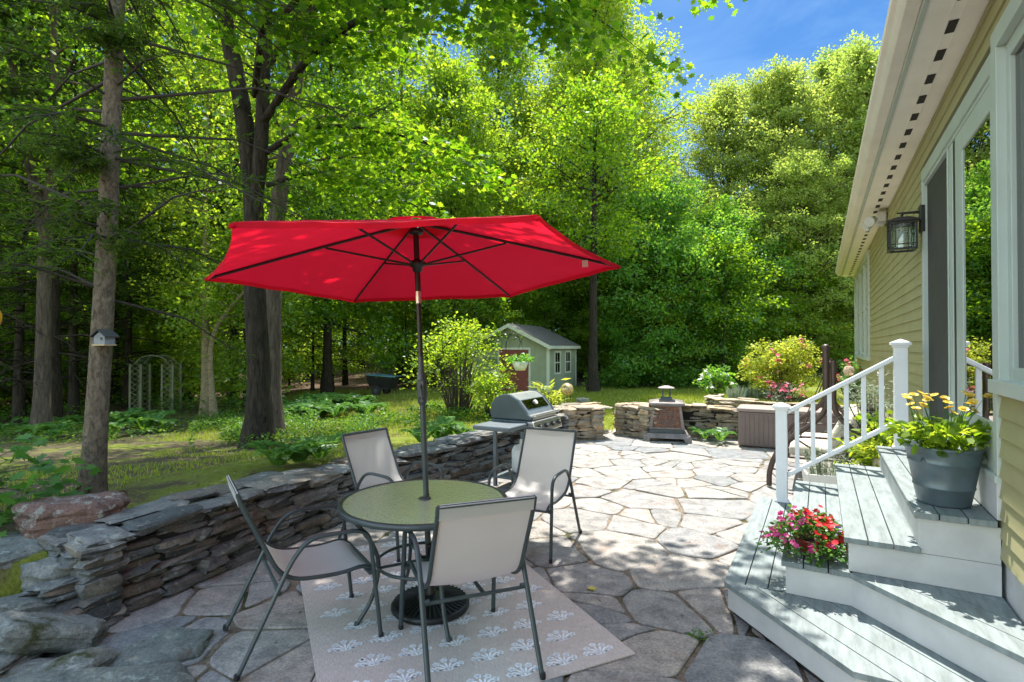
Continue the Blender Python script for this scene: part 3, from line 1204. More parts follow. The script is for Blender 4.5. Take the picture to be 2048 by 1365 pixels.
def boulder(name, label, c, dims, yaw, mat, seed, rough=.10, pitch=0., roll=0.):
    """big broken slab: angular plan, layered edges"""
    rnd = random.Random(seed)
    k = rnd.randint(6, 8)
    an = sorted([(i + rnd.uniform(-.32, .32)) * 2 * math.pi / k for i in range(k)])
    pl = [Vector((math.cos(a), math.sin(a), 0)) * rnd.uniform(.86, 1.1) for a in an]

    def rad(th):
        d = Vector((math.cos(th), math.sin(th), 0))
        best = 9.
        for i in range(k):
            a, b = pl[i], pl[(i + 1) % k]
            n = Vector((b.y - a.y, a.x - b.x, 0)).normalized()
            q = d.dot(n)
            if q > 1e-3:
                best = min(best, a.dot(n) / q)
        return best
    bm = bmesh.new()
    bmesh.ops.create_cube(bm, size=2)
    bmesh.ops.subdivide_edges(bm, edges=bm.edges[:], cuts=15, use_grid_fill=True)
    off = Vector((rnd.uniform(-9, 9), rnd.uniform(-9, 9), seed))
    for v in bm.verts:
        p = v.co
        m = max(abs(p.x), abs(p.y))
        th = math.atan2(p.y, p.x)
        r = rad(th) * m
        x, y = r * math.cos(th), r * math.sin(th)
        z = p.z
        edge = max(0, (m - .82) / .18)
        ze = max(0, (abs(z) - .55) / .45)
        sh = 1 - .10 * edge * ze
        q = Vector((x * sh, y * sh, z * (1 - .10 * edge * edge)))
        nz = noise.noise_vector(Vector((q.x * 1.2, q.y * 1.2, q.z * .6)) + off) * rough * 1.6
        nz += noise.noise_vector(Vector((q.x * 4, q.y * 4, q.z * 2.5)) + off) * rough * .8 + noise.noise_vector(Vector((q.x * 9, q.y * 9, q.z * 3)) + off) * rough * .35
        lay = noise.noise(Vector((off.x, off.y, q.z * 4.5))) * rough * .45 * edge
        q = q + Vector((nz.x * .7, nz.y * .7, nz.z)) + Vector((x, y, 0)) * lay
        v.co = Vector((q.x * dims[0] / 2, q.y * dims[1] / 2, q.z * dims[2] / 2))
    me = bpy.data.meshes.new(name)
    bm.to_mesh(me)
    bm.free()
    me.materials.append(mat)
    me.polygons.foreach_set('use_smooth', [True] * len(me.polygons))
    me.set_sharp_from_angle(angle=R(30))
    o = link(name, me)
    o.location = c
    o.rotation_euler = (roll, pitch, yaw)
    return tag(o, label, 'boulder')


boulder('boulder', 'long reddish boulder lying on top of the wall below the birdhouse tree', (-3.02, 3.74, .54), (.66, .40, .22), .42, M['boulder_red'], 3, .14)
boulder('boulder', 'broad grey-green slab left of the reddish boulder, under the maple sapling', (-3.32, 3.30, .37), (1.05, .85, .20), .9, M['boulder_grey'], 5, .10, .04)
boulder('boulder', 'layered rock ledge at the left edge below the broad grey-green slab', (-3.05, 3.02, .22), (.95, .62, .15), .75, M['boulder_grey'], 17, .10, .10)
boulder('boulder', 'pale lichen-spotted slab leaning at the near end of the wall', (-2.60, 3.04, .12), (.60, .44, .14), .85, M['boulder_grey'], 8, .09, .38)
boulder('boulder', 'low mossy ledge at the left edge above the huge flat slab', (-2.84, 2.70, .09), (.85, .52, .09), .6, M['boulder_grey'], 23, .10, .06)
boulder('boulder', 'thin dark slab under the low mossy ledge', (-2.74, 2.66, .01), (.95, .62, .10), .5, M['boulder_grey'], 43, .10, .03)
boulder('boulder', 'huge flat slab in the bottom left corner of the patio', (-2.15, 2.28, -.01), (1.75, 1.15, .20), .30, M['boulder_grey'], 12, .06, .045)
boulder('boulder', 'flat grey stone bedded between the big slab and the wall', (-1.95, 3.06, -.02), (.60, .42, .11), .75, M['boulder_grey'], 14, .08)
boulder('boulder', 'small dark stone wedged under the leaning pale slab', (-2.26, 2.80, .02), (.40, .28, .14), 1.2, M['boulder_grey'], 27, .12)
boulder('boulder', 'dark stone under the reddish boulder at the near wall end', (-2.82, 3.42, .30), (.80, .50, .20), .8, M['boulder_grey'], 31, .10)
boulder('boulder', 'rounded pale stone on the grass beside the garden globe', on(1166, 15.5) + Vector((0, 0, .08)), (.42, .36, .3), .4, M['stone_tan'], 19, .12)
# ------------------------------------------------------------------ house (local x = b, y = a)
B0 = .82
house = thing('house', 'tan clapboard house with white eaves and a sliding glass door', 'house', (0, 0, 0), -TH)
A0, A1 = -3.0, 16.85
OPEN = [(3.70, 6.03, 1.03, 3.27), (1.95, 3.67, 1.50, 3.32), (12.05, 16.1, 1.48, 3.52)]   # a0,a1,z0,z1
sd = MB()
zc = .62
while zc < 3.6:
    z1 = min(zc + .1045, 3.60)
    cuts = [(o[0], o[1]) for o in OPEN if o[2] < z1 - .01 and o[3] > zc + .01]
    cuts.sort()
    x = A0
    segs = []
    for c in cuts:
        if c[0] > x: segs.append((x, c[0]))
        x = max(x, c[1])
    if x < A1: segs.append((x, A1))
    for a, b in segs:
        sd.extrude([(B0 - .016, a, zc - .012), (B0 + .03, a, zc - .012), (B0 + .03, a, z1), (B0 - .002, a, z1)], (0, b - a, 0))
    zc = z1
sd.build('wall', M['siding'], house)
for o in OPEN[1:]:
    bk = MB(); bk.mm((B0 + .16, o[0], o[2]), (B0 + .2, o[1], o[3])); bk.build('curtain', M['curtain'], house)
bd = MB()
bd.mm((B0 + .25, A0, 0), (B0 + 6, A0 + .1, 3.6))
bd.mm((B0 + .03, A1 - .12, 0), (B0 + 6, A1 - .02, 3.6))
bd.mm((B0 + 6, A0, 0), (B0 + 6.1, A1, 3.6))
bd.build('end_wall', M['siding'], house)
fd = MB()
fd.mm((B0 + .012, A0 + .12, -.15), (B0 + .2, A1 - .15, .605))
fd.build('foundation', M['white_paint'], house)
ct = MB()
ct.mm((B0 - .026, A1 - .10, .6), (B0 + .02, A1 + .012, 3.59))
ct.build('corner_trim', M['trim_white'], house)
so = MB()
so.mm((.53, A0, 3.600), (B0 + .02, A1 + .2, 3.615))
so.mm((.655, A0, 3.594), (.66, A1 + .2, 3.6005))
so.mm((.715, A0, 3.594), (.72, A1 + .2, 3.6005))
soff = so.build('soffit', M['soffit'], house)
vt = MB()
a = A0 + .1
while a < A1:
    vt = MB(); vt.mm((.664, a, 3.596), (.711, a + .15, 3.5995))
    vt.build('soffit_vent', M['vent_dark'], soff)
    a += .362
fa = MB()
fa.mm((.505, A0, 3.585), (.53, A1 + .2, 3.80))
fa.build('fascia', M['trim_white'], house)
gu = MB()
prof = [(.505, 3.625), (.43, 3.625), (.415, 3.65), (.40, 3.69), (.375, 3.715), (.37, 3.755), (.385, 3.755), (.39, 3.72), (.41, 3.70), (.425, 3.66), (.44, 3.637), (.503, 3.637)]
gu.extrude([(b, A0, z) for b, z in prof], (0, A1 + .2 - A0, 0))
gu.build('gutter', M['gutter'], house, bev=.004)
rf = MB()
rf.extrude([(.40, A0 - .1, 3.79), (.40, A0 - .1, 3.83), (4.2, A0 - .1, 5.63), (7.4, A0 - .1, 4.1), (7.4, A0 - .1, 4.06), (4.2, A0 - .1, 5.58)], (0, A1 - A0 + .35, 0))
rf.build('roof', M['shingle'], house)
# the sliding door
dr = MB()
a0, a1, z0, z1 = OPEN[0]
x0, x1 = B0 - .024, B0 + .12
dr.mm((x0, a0, z0), (x1, a0 + .07, z1))
dr.mm((x0, a1 - .06, z0), (x1, a1, z1))
dr.mm((x0, a0 + .07, z1 - .105), (x1, a1 - .06, z1))
dr.mm((x0 - .01, a0, z0 - .04), (x1, a1, z0))
dr.mm((x0 + .012, a0 + .07, z1 - .135), (x1, a1 - .06, z1 - .105))
door = dr.build('sliding_door', M['trim_white'], house, bev=.004)
ps = MB()
g0, g1 = 3.81, 4.50
f0, f1 = 3.775, 4.70
ps.mm((B0 - .012, f0, 1.03), (B0 + .03, g0, 3.13))
ps.mm((B0 - .012, g1, 1.03), (B0 + .03, f1, 3.13))
ps.mm((B0 - .012, g0, 1.03), (B0 + .03, g1, 1.295))
ps.mm((B0 - .012, g0, 2.985), (B0 + .03, g1, 3.13))
ps.build('sash', M['trim_white'], door, bev=.005)
gm = MB()
gm.mm((B0 - .004, g0, 1.295), (B0 + .002, g1, 2.985))
gm.build('glass_pane', M['glass'], door)
st = MB()
st.mm((B0 - .012, 4.80, 1.03), (B0 + .05, 4.985, 3.13))
st.mm((B0 - .02, 4.905, 1.03), (B0 - .012, 4.925, 3.13))
st.build('screen_stile', M['trim_white'], door, bev=.004)
ga = MB()
ga.mm((B0 - .006, 4.702, 1.04), (B0 + .06, 4.798, 3.12))
ga.build('jamb_gap', M['metal_black'], door)
sn = MB()
sn.mm((B0 + .012, 4.985, 1.03), (B0 + .020, 5.965, 3.13))
sn.build('insect_screen', M['screen'], door)
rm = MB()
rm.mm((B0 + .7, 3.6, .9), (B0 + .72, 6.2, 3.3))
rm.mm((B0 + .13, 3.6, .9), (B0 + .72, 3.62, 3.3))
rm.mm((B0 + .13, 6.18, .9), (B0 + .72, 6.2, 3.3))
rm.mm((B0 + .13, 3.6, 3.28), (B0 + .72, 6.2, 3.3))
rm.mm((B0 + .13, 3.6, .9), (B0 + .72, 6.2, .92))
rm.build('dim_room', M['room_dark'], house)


def window(o, nm=1, rails=()):
    a0, a1, z0, z1 = o
    w = MB()
    x0, x1 = B0 - .04, B0 + .10
    w.mm((x0, a0, z0), (x1, a0 + .09, z1))
    w.mm((x0, a1 - .09, z0), (x1, a1, z1))
    w.mm((x0, a0 + .09, z1 - .10), (x1, a1 - .09, z1))
    w.mm((x0 - .02, a0 - .02, z0 - .035), (x1, a1 + .02, z0 + .035))
    for k in range(1, nm):
        a = a0 + (a1 - a0) * k / nm
        w.mm((x0 + .005, a - .07, z0 + .035), (x1, a + .07, z1 - .1))
    wo = w.build('window', M['trim_white'], house, bev=.004)
    s = MB()
    for k in range(nm):
        p0, p1 = a0 + (a1 - a0) * k / nm + .08, a0 + (a1 - a0) * (k + 1) / nm - .08
        s.mm((B0 + .0, p0, z0 + .03), (B0 + .05, p0 + .07, z1 - .1))
        s.mm((B0 + .0, p1 - .07, z0 + .03), (B0 + .05, p1, z1 - .1))
        s.mm((B0 + .0, p0 + .07, z0 + .03), (B0 + .05, p1 - .07, z0 + .10))
        s.mm((B0 + .0, p0 + .07, z1 - .18), (B0 + .05, p1 - .07, z1 - .1))
        if rails:
            s.mm((B0 + .002, p0 + .07, (z0 + z1) / 2 - .03), (B0 + .05, p1 - .07, (z0 + z1) / 2 + .03))
    s.build('sash', M['trim_white'], wo, bev=.004)
    p = MB()
    p.mm((B0 + .022, a0 + .1, z0 + .05), (B0 + .028, a1 - .1, z1 - .12))
    p.build('pane', M['glass_dark'], wo)


window(OPEN[1])
window(OPEN[2], 3, (1,))

# ------------------------------------------------------------------ lamp and floodlight under the eave
lm = thing('wall_lantern', 'black wall lantern with a gridded glass cage beside the door', 'lamp', hp(B0 - .02, 6.02, 2.635), -TH)
lm.scale = (.92, .92, .92)
p = MB(); p.mm((-.02, -.06, .10), (.018, .06, .36)); p.build('back_plate', M['metal_black'], lm, bev=.006)
p = MB(); p.tube(bend([(-.02, 0, .30), (-.16, 0, .31), (-.16, 0, .245)], .03), .011, 8); p.tube([(-.20, 0, .31), (-.02, 0, .31)], .008, 6); p.build('arm', M['metal_black'], lm)
cg = MB()
w_ = .105
cx = -.16
for sx in (-1, 1):
    for sy in (-1, 1):
        cg.mm((cx + sx * w_ - .008, sy * w_ - .008, -.06), (cx + sx * w_ + .008, sy * w_ + .008, .215))
for z in (-.055, .20):
    for s in (-1, 1):
        cg.mm((cx - w_, s * w_ - .009, z - .009), (cx + w_, s * w_ + .009, z + .009))
        cg.mm((cx + s * w_ - .009, -w_, z - .009), (cx + s * w_ + .009, w_, z + .009))
for s in (-1, 1):
    for o_ in (-.062, .062):
        cg.mm((cx + o_ - .004, s * w_ - .004, -.05), (cx + o_ + .004, s * w_ + .004, .2))
        cg.mm((cx + s * w_ - .004, o_ - .004, -.05), (cx + s * w_ + .004, o_ + .004, .2))
    for z in (-.01, .155):
        cg.mm((cx - w_, s * w_ - .004, z - .004), (cx + w_, s * w_ + .004, z + .004))
        cg.mm((cx + s * w_ - .004, -w_, z - .004), (cx + s * w_ + .004, w_, z + .004))
cg.build('cage', M['metal_black'], lm)
p = MB()
p.mm((cx - .13, -.13, .212), (cx + .13, .13, .228))
p.extrude([(cx - .12, -.12, .228), (cx + .12, -.12, .228), (cx + .05, -.12, .25), (cx - .05, -.12, .25)], (0, .24, 0))
p.build('cap', M['metal_black'], lm)
p = MB()
for s in (-1, 1):
    p.mm((cx - .098, s * .098 - .002, -.045), (cx + .098, s * .098 + .002, .19))
    p.mm((cx + s * .098 - .002, -.094, -.045), (cx + s * .098 + .002, .094, .19))
p.build('glass_panel', M['glass_clear'], lm)
p = MB(); p.tube([(cx, 0, .21), (cx, 0, .15)], .018, 8); p.sphere((cx, 0, .09), .042, 12, 8, sz=1.25); p.build('bulb', M['bulb'], lm)

fl = thing('floodlight', 'twin-headed white security floodlight under the eave', 'floodlight', hp(.745, 9.0, 3.50), -TH)
fl.scale = (.85, .85, .85)
p = MB(); p.mm((-.06, -.13, -.09), (.06, .13, .06)); p.build('junction_box', M['white_paint'], fl, bev=.01)
for s in (-1, 1):
    p = MB()
    d = Vector((-.55, s * .25 - .45, -.35)).normalized()
    c = Vector((-.08, s * .11 - .02, -.05))
    p.tube([c, c + d * .05, c + d * .07, c + d * .17, c + d * .175], [.025, .03, .05, .085, .08], 14)
    p.build('lamp_head', M['white_paint'], fl)
p = MB(); p.mm((-.05, -.05, -.15), (.03, .05, -.09)); p.build('motion_sensor', M['white_paint'], fl, bev=.012)

# ------------------------------------------------------------------ porch steps
SB = (0.2, 4.8)
steps = thing('porch_steps', 'grey-treaded white wooden steps wrapping the corner up to the glass door', 'steps', hp(*SB), -TH)
FE = 5.97


def strips(poly, d, w, gap, z, th, mb, start=None):
    """boards of width w along direction d cut out of polygon"""
    d = np.array(d, float); d /= np.hypot(*d)
    n = np.array((-d[1], d[0]))
    P = [np.array(p, float) for p in poly]
    q = [p @ n for p in P]
    s = min(q) if start is None else start
    while s < max(q):
        a = clip_half(P, n * s, -n)
        if len(a) > 2: a = clip_half(a, n * (s + w), n)
        if len(a) > 2:
            area = .5 * sum(a[i - 1][0] * a[i][1] - a[i][0] * a[i - 1][1] for i in range(len(a)))
            if abs(area) > 1e-4:
                mb.prism([tuple(x) for x in (a if area > 0 else a[::-1])], z - th, z)
        s += w + gap


def level(z, bl, near, extra, far=FE, zb=0., lap=.0, back=B0 - .02):
    """main flight of one step: boards run along the house"""
    t = MB()
    strips([(bl - .022, near - .022), (back, near - .022), (back, far), (bl - .022, far)], (0, 1), .140, .006, z, .032, t, start=-(back))
    return t


# note: strips() uses n = left normal of d; for d=(0,1) n=(-1,0), so boards start from the back
zl = [.205, .405, .605, .80]
bl = [-.52, -.19, .137, .465]
t1 = MB()
strips([(-.542, 3.70), (-.165, 3.70), (-.165, FE), (-.542, FE)], (0, 1), .122, .006, zl[0], .032, t1, start=.165)
d1 = (.66, -.72)
strips([(-.542, 3.697), (.125, 2.965), (B0, 2.965), (B0, 3.72), (-.16, 3.72)], d1, .142, .006, zl[0], .032, t1, start=None)
t1.build('tread', M['deck_grey'], steps, (SB[0], SB[1], 0), bev=.003)
t2 = MB()
strips([(-.212, 3.678), (.16, 3.678), (.16, FE), (-.212, FE)], (0, 1), .122, .006, zl[1], .032, t2, start=-.16)
strips([(.140, 3.674), (.80, 2.965), (B0 - .003, 2.965), (B0 - .003, 3.72), (.14, 3.72)], (.66, -.71), .142, .006, zl[1], .032, t2)
t2.build('tread', M['deck_grey'], steps, (SB[0], SB[1], 0), bev=.003)
t3 = MB()
strips([(.115, 3.676), (.47, 3.676), (.47, FE), (.115, FE)], (0, 1), .115, .006, zl[2], .032, t3, start=-.47)
t3.build('tread', M['deck_grey'], steps, (SB[0], SB[1], 0), bev=.003)
t4 = MB()
strips([(.443, 3.672), (B0 - .028, 3.672), (B0 - .028, FE), (.443, FE)], (0, 1), .115, .006, zl[3], .034, t4, start=-(B0 - .028))
t4.build('tread', M['deck_grey'], steps, (SB[0], SB[1], 0), bev=.003)


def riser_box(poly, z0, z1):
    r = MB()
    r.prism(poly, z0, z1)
    r.m[1] = 1  # near-black top face stands in for shade in the gaps between boards
    r.build('riser', [M['white_paint'], M['core_gap_dark']], steps, (SB[0], SB[1], 0), bev=.003)


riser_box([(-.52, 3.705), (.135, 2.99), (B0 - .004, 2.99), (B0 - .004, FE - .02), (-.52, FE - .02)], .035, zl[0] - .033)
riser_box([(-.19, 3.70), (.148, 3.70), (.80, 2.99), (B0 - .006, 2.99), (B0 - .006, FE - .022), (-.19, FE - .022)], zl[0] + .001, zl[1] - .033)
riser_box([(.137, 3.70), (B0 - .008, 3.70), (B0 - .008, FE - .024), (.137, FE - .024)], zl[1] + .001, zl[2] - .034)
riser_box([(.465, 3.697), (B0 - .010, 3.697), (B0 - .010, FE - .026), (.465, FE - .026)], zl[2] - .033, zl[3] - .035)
r = MB(); r.prism([(-.49, 3.72), (.15, 3.02), (.8, 3.02), (.8, FE - .06), (-.49, FE - .06)], -.01, .034); r.build('sill_shadow', M['core_gap_dark'], steps, (SB[0], SB[1], 0))
r = MB(); r.mm((B0 - .026, 3.70, zl[3] + .001), (B0 - .001, 6.02, 1.0)); r.build('kick_board', M['white_paint'], steps, (SB[0], SB[1], 0), bev=.003)

# ------------------------------------------------------------------ railing
RA = 5.885
rl = thing('stair_railing', 'white stair railing with two capped posts at the far end of the steps', 'railing', hp(-.33, RA, 0), -TH)
PB = [(-.33, zl[0], 1.165), (.62, zl[3], 1.775)]


def post(b, z0, z1):
    q = MB(); q.mm((b - .05, RA - .05, z0 + .002), (b + .05, RA + .05, z1 - .06)); q.mm((b - .062, RA - .062, z0 + .001), (b + .062, RA + .062, z0 + .02))
    po = q.build('post', M['white_vinyl'], rl, (-.33, RA, 0), bev=.004)
    q = MB()
    q.mm((b - .060, RA - .060, z1 - .075), (b + .060, RA + .060, z1 - .055))
    q.mm((b - .075, RA - .075, z1 - .055), (b + .075, RA + .075, z1 - .030))
    vs = [(b + x * .068, RA + y * .068, z1 - .03) for x, y in ((-1, -1), (1, -1), (1, 1), (-1, 1))] + [(b, RA, z1)]
    q.add(vs, [(0, 1, 4), (1, 2, 4), (2, 3, 4), (3, 0, 4), (3, 2, 1, 0)])
    q.build('post_cap', M['white_vinyl'], po, (-.33, RA, 0), bev=.003)


for x in PB: post(*x)
b0_, b1_ = -.28, .57
sl = (1.50 - 1.055) / (b1_ - b0_)
zt = lambda b: 1.075 + (b - b0_) * (1.60 - 1.075) / (b1_ - b0_)
zb_ = lambda b: .466 + (b - b0_) * (1.02 - .466) / (b1_ - b0_)
for nm_, fz, h, w in (('top_rail', zt, .045, .038), ('bottom_rail', zb_, .045, .028)):
    q = MB()
    q.extrude([(b0_, RA - w, fz(b0_) - h / 2), (b1_, RA - w, fz(b1_) - h / 2), (b1_, RA - w, fz(b1_) + h / 2), (b0_, RA - w, fz(b0_) + h / 2)], (0, 2 * w, 0))
    q.build(nm_, M['white_vinyl'], rl, (-.33, RA, 0), bev=.008)
for k in range(6):
    b = b0_ + (b1_ - b0_) * (k + .62) / 6.3
    q = MB()
    q.mm((b - .019, RA - .019, zb_(b) + .012), (b + .019, RA + .019, zt(b) - .012))
    q.build('baluster', M['white_vinyl'], rl, (-.33, RA, 0), bev=.003)
# ------------------------------------------------------------------ rug
e1 = Vector((-.42, .907, 0)).normalized()
e2 = Vector((-.907, -.42, 0)).normalized()
C1 = Vector((.683, 3.008, 0))
RW, RL = 1.62, 2.30
rc = C1 + e2 * RW / 2 + e1 * RL / 2
rug = MB()
rug.mm((-RW / 2, -RL / 2, .004), (RW / 2, RL / 2, .011))


def petal_shape(mb, x, y, ang, l, w, z=.0125):
    d = (math.cos(ang), math.sin(ang)); n = (-d[1], d[0])
    pr = [(0, 0), (.25, .32), (.6, .5), (.88, .34), (1, 0), (.88, -.34), (.6, -.5), (.25, -.32)]
    mb.add([(x + d[0] * l * a + n[0] * w * b, y + d[1] * l * a + n[1] * w * b, z) for a, b in pr], [tuple(reversed(range(8)))], 1)


def motif(mb, x, y, s):
    for a, l in ((90, .052), (62, .05), (118, .05), (34, .056), (146, .056), (8, .058), (172, .058)):
        a0 = R(a)
        petal_shape(mb, x + math.cos(a0) * .008 * s, y + math.sin(a0) * .006 * s, a0, l * s, .0125 * s)
    for dx, dy in ((0, .074), (-.042, .056), (.042, .056), (-.066, .022), (.066, .022)):
        n = 5
        for k in range(n):
            petal_shape(mb, x + dx * s, y + dy * s, 6.283 * k / n + .3, .0185 * s, .017 * s)
    petal_shape(mb, x, y - .018 * s, R(90), .03 * s, .012 * s)
    for sg in (-1, 1):
        petal_shape(mb, x, y - .016 * s, R(90 - sg * 62), .05 * s, .011 * s)


nxm, nym = 7, 11
for j in range(nym):
    for i in range(nxm):
        x = (i + .5 - nxm / 2) * RW / nxm + (RW / nxm / 4 if j % 2 else -RW / nxm / 4)
        y = (j + .5 - nym / 2) * RL / nym
        if abs(x) < RW / 2 - .07:
            motif(rug, x, y - .02, 1.15)
ro = rug.build('rug', [M['rug'], M['rug_mark']], fix=False)
ro.location = rc
ro.rotation_euler = (0, 0, math.atan2(-e2.y, -e2.x))
tag(ro, 'pinkish-brown outdoor rug with rows of white flower sprigs under the table', 'rug')

# ------------------------------------------------------------------ table
TC = Vector((-.565, 3.515, 0))
tb = thing('patio_table', 'round patio table with a pebbled green glass top', 'table', TC)
TR = .525
g = MB(); g.lathe([(.024, .712), (TR - .012, .712), (TR - .012, .719), (.024, .719), (.024, .712)], n=64, smooth=False)
g.build('glass_top', M['table_glass'], tb, fix=True)
rm_ = MB(); rm_.lathe([(TR - .016, .690), (TR + .006, .688), (TR + .014, .700), (TR + .012, .718), (TR + .002, .7235), (TR - .016, .7215), (TR - .018, .70), (TR - .016, .690)], n=64)
rm_.build('rim', M['metal_dark'], tb)
for k in range(4):
    a = R(28 + 90 * k)
    c, s = math.cos(a), math.sin(a)
    pts = spline([(c * r, s * r, z) for r, z in ((.49, .695), (.43, .62), (.345, .50), (.30, .38), (.305, .27), (.35, .13), (.43, .012))], 5)
    q = MB(); q.tube(pts, .0135, 8)
    q.lathe([(.016, .003), (.017, .02), (.014, .03)], (c * .43, s * .43, 0), 8)
    q.build('leg', M['metal_dark'], tb)
q = MB()
ring = [(.30 * math.cos(t * 6.2832 / 40), .30 * math.sin(t * 6.2832 / 40), .33) for t in range(41)]
q.tube(ring, .010, 6)
for k in range(2):
    a = R(28 + 90 * k)
    q.tube([(-.30 * math.cos(a), -.30 * math.sin(a), .33), (.30 * math.cos(a), .30 * math.sin(a), .33)], .009, 6)
q.lathe([(.034, .30), (.034, .345), (.024, .345), (.024, .30)], n=16)
q.build('brace_ring', M['metal_dark'], tb)
q = MB(); q.lathe([(.024, .708), (.040, .7195), (.040, .7265), (.027, .729), (.0235, .729)], n=20)
q.build('umbrella_collar', M['metal_dark'], tb)

# ------------------------------------------------------------------ umbrella base
PB0 = Vector((-.53, 3.54, 0))
ub = thing('umbrella_base', 'round black cast umbrella base with a fluted top under the table', 'umbrella base', PB0 + Vector((0, 0, .012)))
q = MB(); q.lathe([(.0, 0), (.24, 0), (.252, .012), (.252, .03), (.24, .042), (.205, .048), (.12, .066), (.05, .082), (.03, .09), (.0, .09)], n=48)
for k in range(44):
    a = 6.2832 * k / 44
    c, s = math.cos(a), math.sin(a)
    q.tube([(c * .236, s * .236, .046), (c * .17, s * .17, .060), (c * .09, s * .09, .078)], [.0075, .0065, .003], 5)
q.build('weight', M['metal_black'], ub)
q = MB(); q.lathe([(.033, .085), (.031, .11), (.026, .12), (.026, .39), (.031, .395), (.031, .41), (.0215, .41)], n=16)
tube_ = q.build('pole_sleeve', M['metal_black'], ub)
q = MB(); q.tube([(.025, 0, .33), (.06, 0, .33)], .006, 6); q.lathe([(.002, -.016), (.016, -.008), (.016, .008), (.002, .016)], (.07, 0, .33), 10)
q.build('tightening_knob', M['metal_black'], tube_)

# ------------------------------------------------------------------ umbrella
axis_ = Vector((-.047, .034, 1)).normalized()
um = thing('patio_umbrella', 'open red patio umbrella on a dark pole through the table', 'umbrella', PB0 + Vector((0, 0, .02)))
um.rotation_mode = 'QUATERNION'
um.rotation_quaternion = Vector((0, 0, 1)).rotation_difference(axis_)
q = MB(); q.tube([(0, 0, .06), (0, 0, 1.62)], .019, 14); q.build('pole', M['metal_dark'], um)
q = MB(); q.tube([(0, 0, 1.60), (0, 0, 1.98)], .0165, 14); q.build('pole', M['metal_black'], um)
q = MB(); q.tube([(0, 0, 1.975), (0, 0, 2.06)], .0185, 14); q.build('tilt_joint', M['steel'], um)
q = MB(); q.tube([(0, 0, 2.055), (0, 0, 2.53)], .019, 14); q.build('pole', M['metal_black'], um)
q = MB(); q.lathe([(.020, 1.30), (.030, 1.32), (.034, 1.38), (.034, 1.46), (.028, 1.50), (.0205, 1.53)], n=16)
q.box((0, -.036, 1.41), (.044, .03, .11))
cr = q.build('crank_housing', M['metal_dark'], um, bev=.004)
q = MB(); q.tube([(0, -.05, 1.43), (0, -.075, 1.43)], .008, 8); q.tube([(0, -.072, 1.435), (.012, -.078, 1.36), (.012, -.08, 1.33)], .006, 6); q.tube([(.012, -.078, 1.335), (.012, -.11, 1.335)], .010, 8)
q.build('crank_handle', M['metal_dark'], cr)
TOP, RIMZ, RR = 2.50, 2.165, 1.365
til = Matrix.Rotation(R(-1.2), 3, 'X') @ Matrix.Rotation(R(.3), 3, 'Y')     # head tipped a touch on its joint
piv = Vector((0, 0, 2.05))


def tp(v):
    return til @ (Vector(v) - piv) + piv


ang = [R(3.5 + 60 * k) for k in range(6)]
can = MB()
ns, nr = 16, 16
for k in range(6):
    A_, B_ = ang[k], ang[(k + 1) % 6] + (6.28318 if k == 5 else 0)
    vs, fs = [], []
    for i in range(nr + 1):
        r = .05 + (RR - .05) * i / nr
        for j in range(ns + 1):
            t = j / ns
            p = Vector((math.cos(A_), math.sin(A_), 0)).lerp(Vector((math.cos(B_), math.sin(B_), 0)), t) * r
            bow = 4 * t * (1 - t)
            p *= 1 - .035 * bow * (i / nr) ** 2
            z = TOP + .035 - (TOP - RIMZ) * (r / RR) ** 1.06 - .018 * bow * math.sin(math.pi * min(1, r / RR) * .9) * (r / RR)
            z += .010 * noise.noise(Vector((p.x * 5, p.y * 5, 2.2))) * min(1, r * 1.5) + .005 * noise.noise(Vector((p.x * 14, p.y * 14, 7.)))
            vs.append(tp((p.x, p.y, z)))
    for i in range(nr):
        for j in range(ns):
            a = i * (ns + 1) + j
            fs.append((a, a + 1, a + ns + 2, a + ns + 1))
    can.add(vs, fs, 0, True)
    # hem
    hv = vs[-(ns + 1):]
    can.add(list(hv) + [v + Vector((0, 0, -.028)) for v in hv], [(j, j + 1, ns + 2 + j, ns + 1 + j) for j in range(ns)], 0, True)
canopy = can.build('canopy', M['canopy_red'], um, fix=False)
vc = MB()
vs, fs = [], []
for i in range(5):
    r = .03 + .20 * i / 4
    for j in range(36):
        a = 6.28318 * j / 36
        rr = r * (1 + .03 * math.cos(6 * (a - ang[0])))
        vs.append(tp((rr * math.cos(a), rr * math.sin(a), TOP + .052 - .052 * (r / .23) ** 1.4)))
for i in range(4):
    for j in range(36):
        a, b = i * 36 + j, i * 36 + (j + 1) % 36
        fs.append((a, b, b + 36, a + 36))
vc.add(vs, fs, 0, True)
vc.build('vent_cap', M['canopy_red'], um, fix=False)
q = MB(); q.lathe([(.022, 0), (.045, .005), (.048, .03), (.03, .045), (.022, .06)], tp((0, 0, TOP - .06)), 16); q.build('top_hub', M['metal_black'], um)
q = MB(); q.lathe([(.021, -.05), (.032, -.045), (.034, -.02), (.052, -.008), (.054, .018), (.034, .03), (.021, .035)], tp((0, 0, 2.235)), 16); q.build('runner', M['metal_black'], um)
for k in range(6):
    c, s = math.cos(ang[k]), math.sin(ang[k])
    zr = lambda r: TOP + .018 - (TOP - RIMZ) * (r / RR) ** 1.06
    q = MB()
    q.tube([tp((c * r, s * r, zr(r))) for r in (.045, .3, .6, .9, 1.15, RR - .02)], .0095, 6, flat=(.7, 1.1))
    rb = q.build('rib', M['metal_black'], um)
    q = MB(); q.tube([tp((c * .05, s * .05, 2.24)), tp((c * .60, s * .60, zr(.60) - .012))], .0075, 6)
    q.build('strut', M['metal_black'], rb)
    q = MB(); q.lathe([(.0, -.012), (.014, -.008), (.014, .008), (.0, .012)], tp((c * (RR + .0), s * (RR + .0), zr(RR) - .004)), 8)
    q.build('rib_cap', M['canopy_red'], rb)
q = MB()
